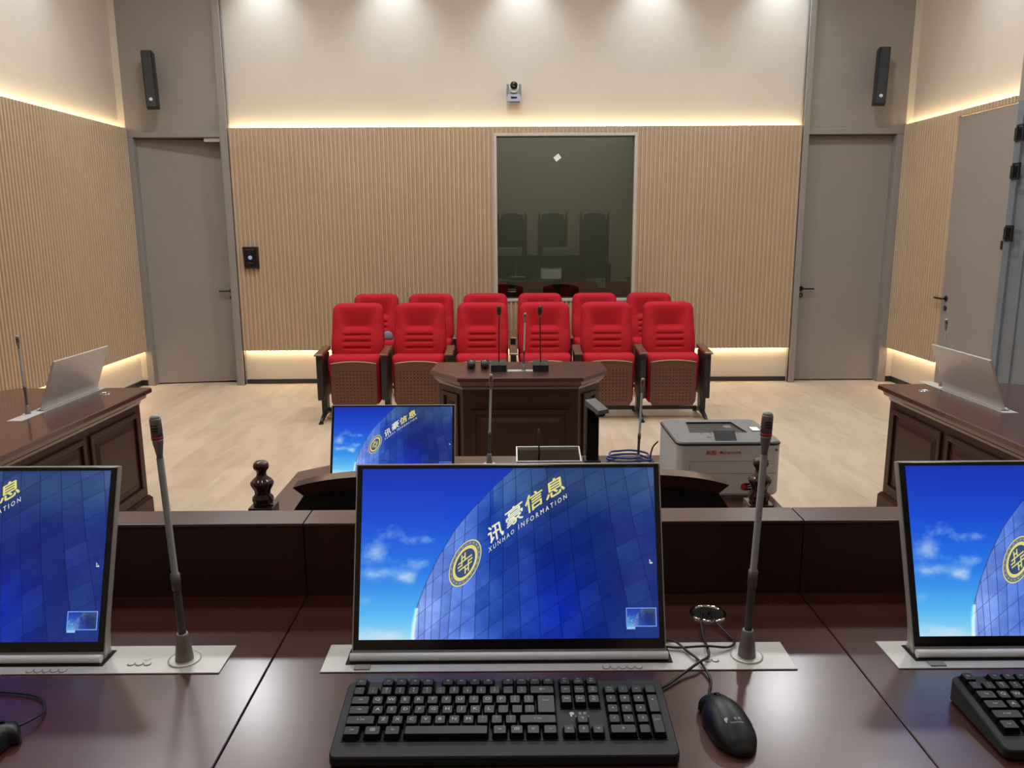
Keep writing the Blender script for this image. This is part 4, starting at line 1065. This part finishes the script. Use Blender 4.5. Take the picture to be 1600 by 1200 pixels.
# glass-lidded tray with its small aerial
e = thing('glass_lidded_case', 'flat grey case with clear glass lid on the clerk desk beside the document camera', 'case', (.145, 2.97, .75))
TT = Matrix.Translation((0, 0, .055)) @ Matrix.Rotation(radians(11.5), 4, 'X')
a = MB(); a.box(-.117, .117, -.068, .043, -.022, -.008, M['mic'], .003, TT); a.build('tray', e)
a = MB()
for (x0, x1, y0, y1) in ((-.124, -.118, -.075, .05), (.118, .124, -.075, .05), (-.118, .118, -.075, -.070), (-.118, .118, .045, .05)):
    a.box(x0, x1, y0, y1, -.010, .006, M['plate'], .001, TT, 1)
a.build('lid_frame', e)
a = MB(); a.box(-.118, .118, -.070, .045, .001, .004, M['clear'], 0, TT); a.build('lid_glass', e)
a = MB(); a.box(-.10, .10, -.06, .035, -.008, -.006, M['greyp'], .001, TT, 1)
for k in range(4): a.box(-.085 + k * .046, -.06 + k * .046, -.02, -.008, -.006, -.0055, M['paper'], 0, TT)
a.build('keypad', e)
a = MB(); a.box(-.10, .10, -.06, .05, 0, .034, M['black'], .003); a.build('foot', e)
a = MB(); a.tube([(-.035, -.005, .06), (-.037, -.005, .155)], .0032, M['black'], 8); a.build('aerial', e)

# ---------------------------------------------------------------- witness desk items
def desk_mic(label, loc, lean):
    e = thing('desk_microphone', label, 'microphone', loc, (0, 0, 0), 'black microphones on the witness desk')
    a = MB(); a.loft([[(-.050, -.05, 0), (.050, -.05, 0), (.050, .07, 0), (-.050, .07, 0)], [(-.050, -.045, .048), (.050, -.045, .048), (.048, .06, .062), (-.048, .06, .062)]], M['black']); a.build('base', e)
    a = MB(); a.box(-.047, .047, -.0495, -.0475, .044, .046, M['plate']); a.build('edge_line', e)
    a = MB(); a.tube(smooth_path([(0, .02, .055), (0, .02, .08), (lean * .5, .01, .22), (lean, 0, .35)], 6), .0042, M['blackm'], 10); a.build('gooseneck', e)
    a = MB(); a.lathe([(.0045, 0), (.007, .006), (.007, .02)], M['mic'], 14, Matrix.Translation((lean, 0, .345))); a.build('collar', e)
    a = MB(); a.lathe([(.008, .015), (.0135, .022), (.015, .04), (.0145, .062), (.010, .072), (.001, .075)], M['black'], 18, Matrix.Translation((lean, 0, .345))); a.build('windscreen', e)
    return e
desk_mic('black desk microphone at the left of the silver microphone on the witness desk', (-.072, 5.10, .75), .004)
desk_mic('black desk microphone at the right of the silver microphone on the witness desk', (.197, 5.09, .75), -.004)
a = MB(); a.box(-.082, .082, -.028, .03, 0, .002, M['plate'], .0006, seg=1); tag(a.build('microphone_plate', None, (.065, 5.09, .75)), 'small silver plate under the silver microphone on the witness desk', 'plate')
def hand_mic(label, loc, rz):
    e = thing('handheld_microphone', label, 'microphone', loc, (0, 0, rz), 'handheld microphones on the witness desk')
    mx = Matrix.Translation((0, 0, .026)) @ FRONT @ Matrix.Translation((0, 0, -.0))
    a = MB(); a.lathe([(.020, .0), (.0255, .012), (.026, .022), (.023, .038), (.014, .048), (.001, .051)], M['gauze'], 22, mx); a.build('grille', e)
    a = MB(); a.lathe([(.026, .008), (.027, .012), (.026, .016)], M['chrome'], 22, mx); a.build('band', e)
    a = MB(); a.lathe([(.011, -.17), (.013, -.165), (.017, -.03), (.020, .0)], M['black'], 20, mx); a.build('handle', e)
    a = MB(); a.box(-.028, .028, .012, .03, 0, .012, M['mic'], .003); a.box(-.028, -.020, .012, .03, 0, .05, M['mic'], .002); a.box(.020, .028, .012, .03, 0, .05, M['mic'], .002); a.build('cradle', e)
    return e
hand_mic('handheld microphone lying grille forward, farther left on the witness desk', (-.255, 5.20, .75), radians(3))
hand_mic('handheld microphone lying grille forward, next to the left black desk microphone', (-.166, 5.20, .75), radians(-3))

# black chair in the observation room, seen through the glass
for x, lab in ((.60, 'black office chair behind the dark window, at its middle'), (-.05, 'black office chair behind the dark window, at its left edge')):
    e = thing('office_chair', lab, 'chair', (x, 9.4, 0), group='black chairs in the observation room')
    a = MB(); N = 16; out = [(-.21 + .42 * k / N, .97 + .035 * (1 - (2 * k / N - 1) ** 2)) for k in range(N + 1)] + [(.19, .55), (-.19, .55)]
    a.loft([[(x_, y_, z_) for x_, z_ in out] for y_ in (0, .05)], M['black']); a.build('backrest', e)
    a = MB(); a.box(-.23, .23, -.45, 0, .42, .49, M['leather'], .02); a.build('seat', e)
    a = MB(); a.lathe([(.03, .06), (.03, .42)], M['blackm'], 12, Matrix.Translation((0, -.22, 0))); a.build('pole', e)
    for k in range(5):
        a = MB(); an = 2 * pi * k / 5; a.tube([(0, -.22, .08), (.28 * cos(an), -.22 + .28 * sin(an), .03)], [.025, .018], M['blackm'], 8); a.build('leg', e)
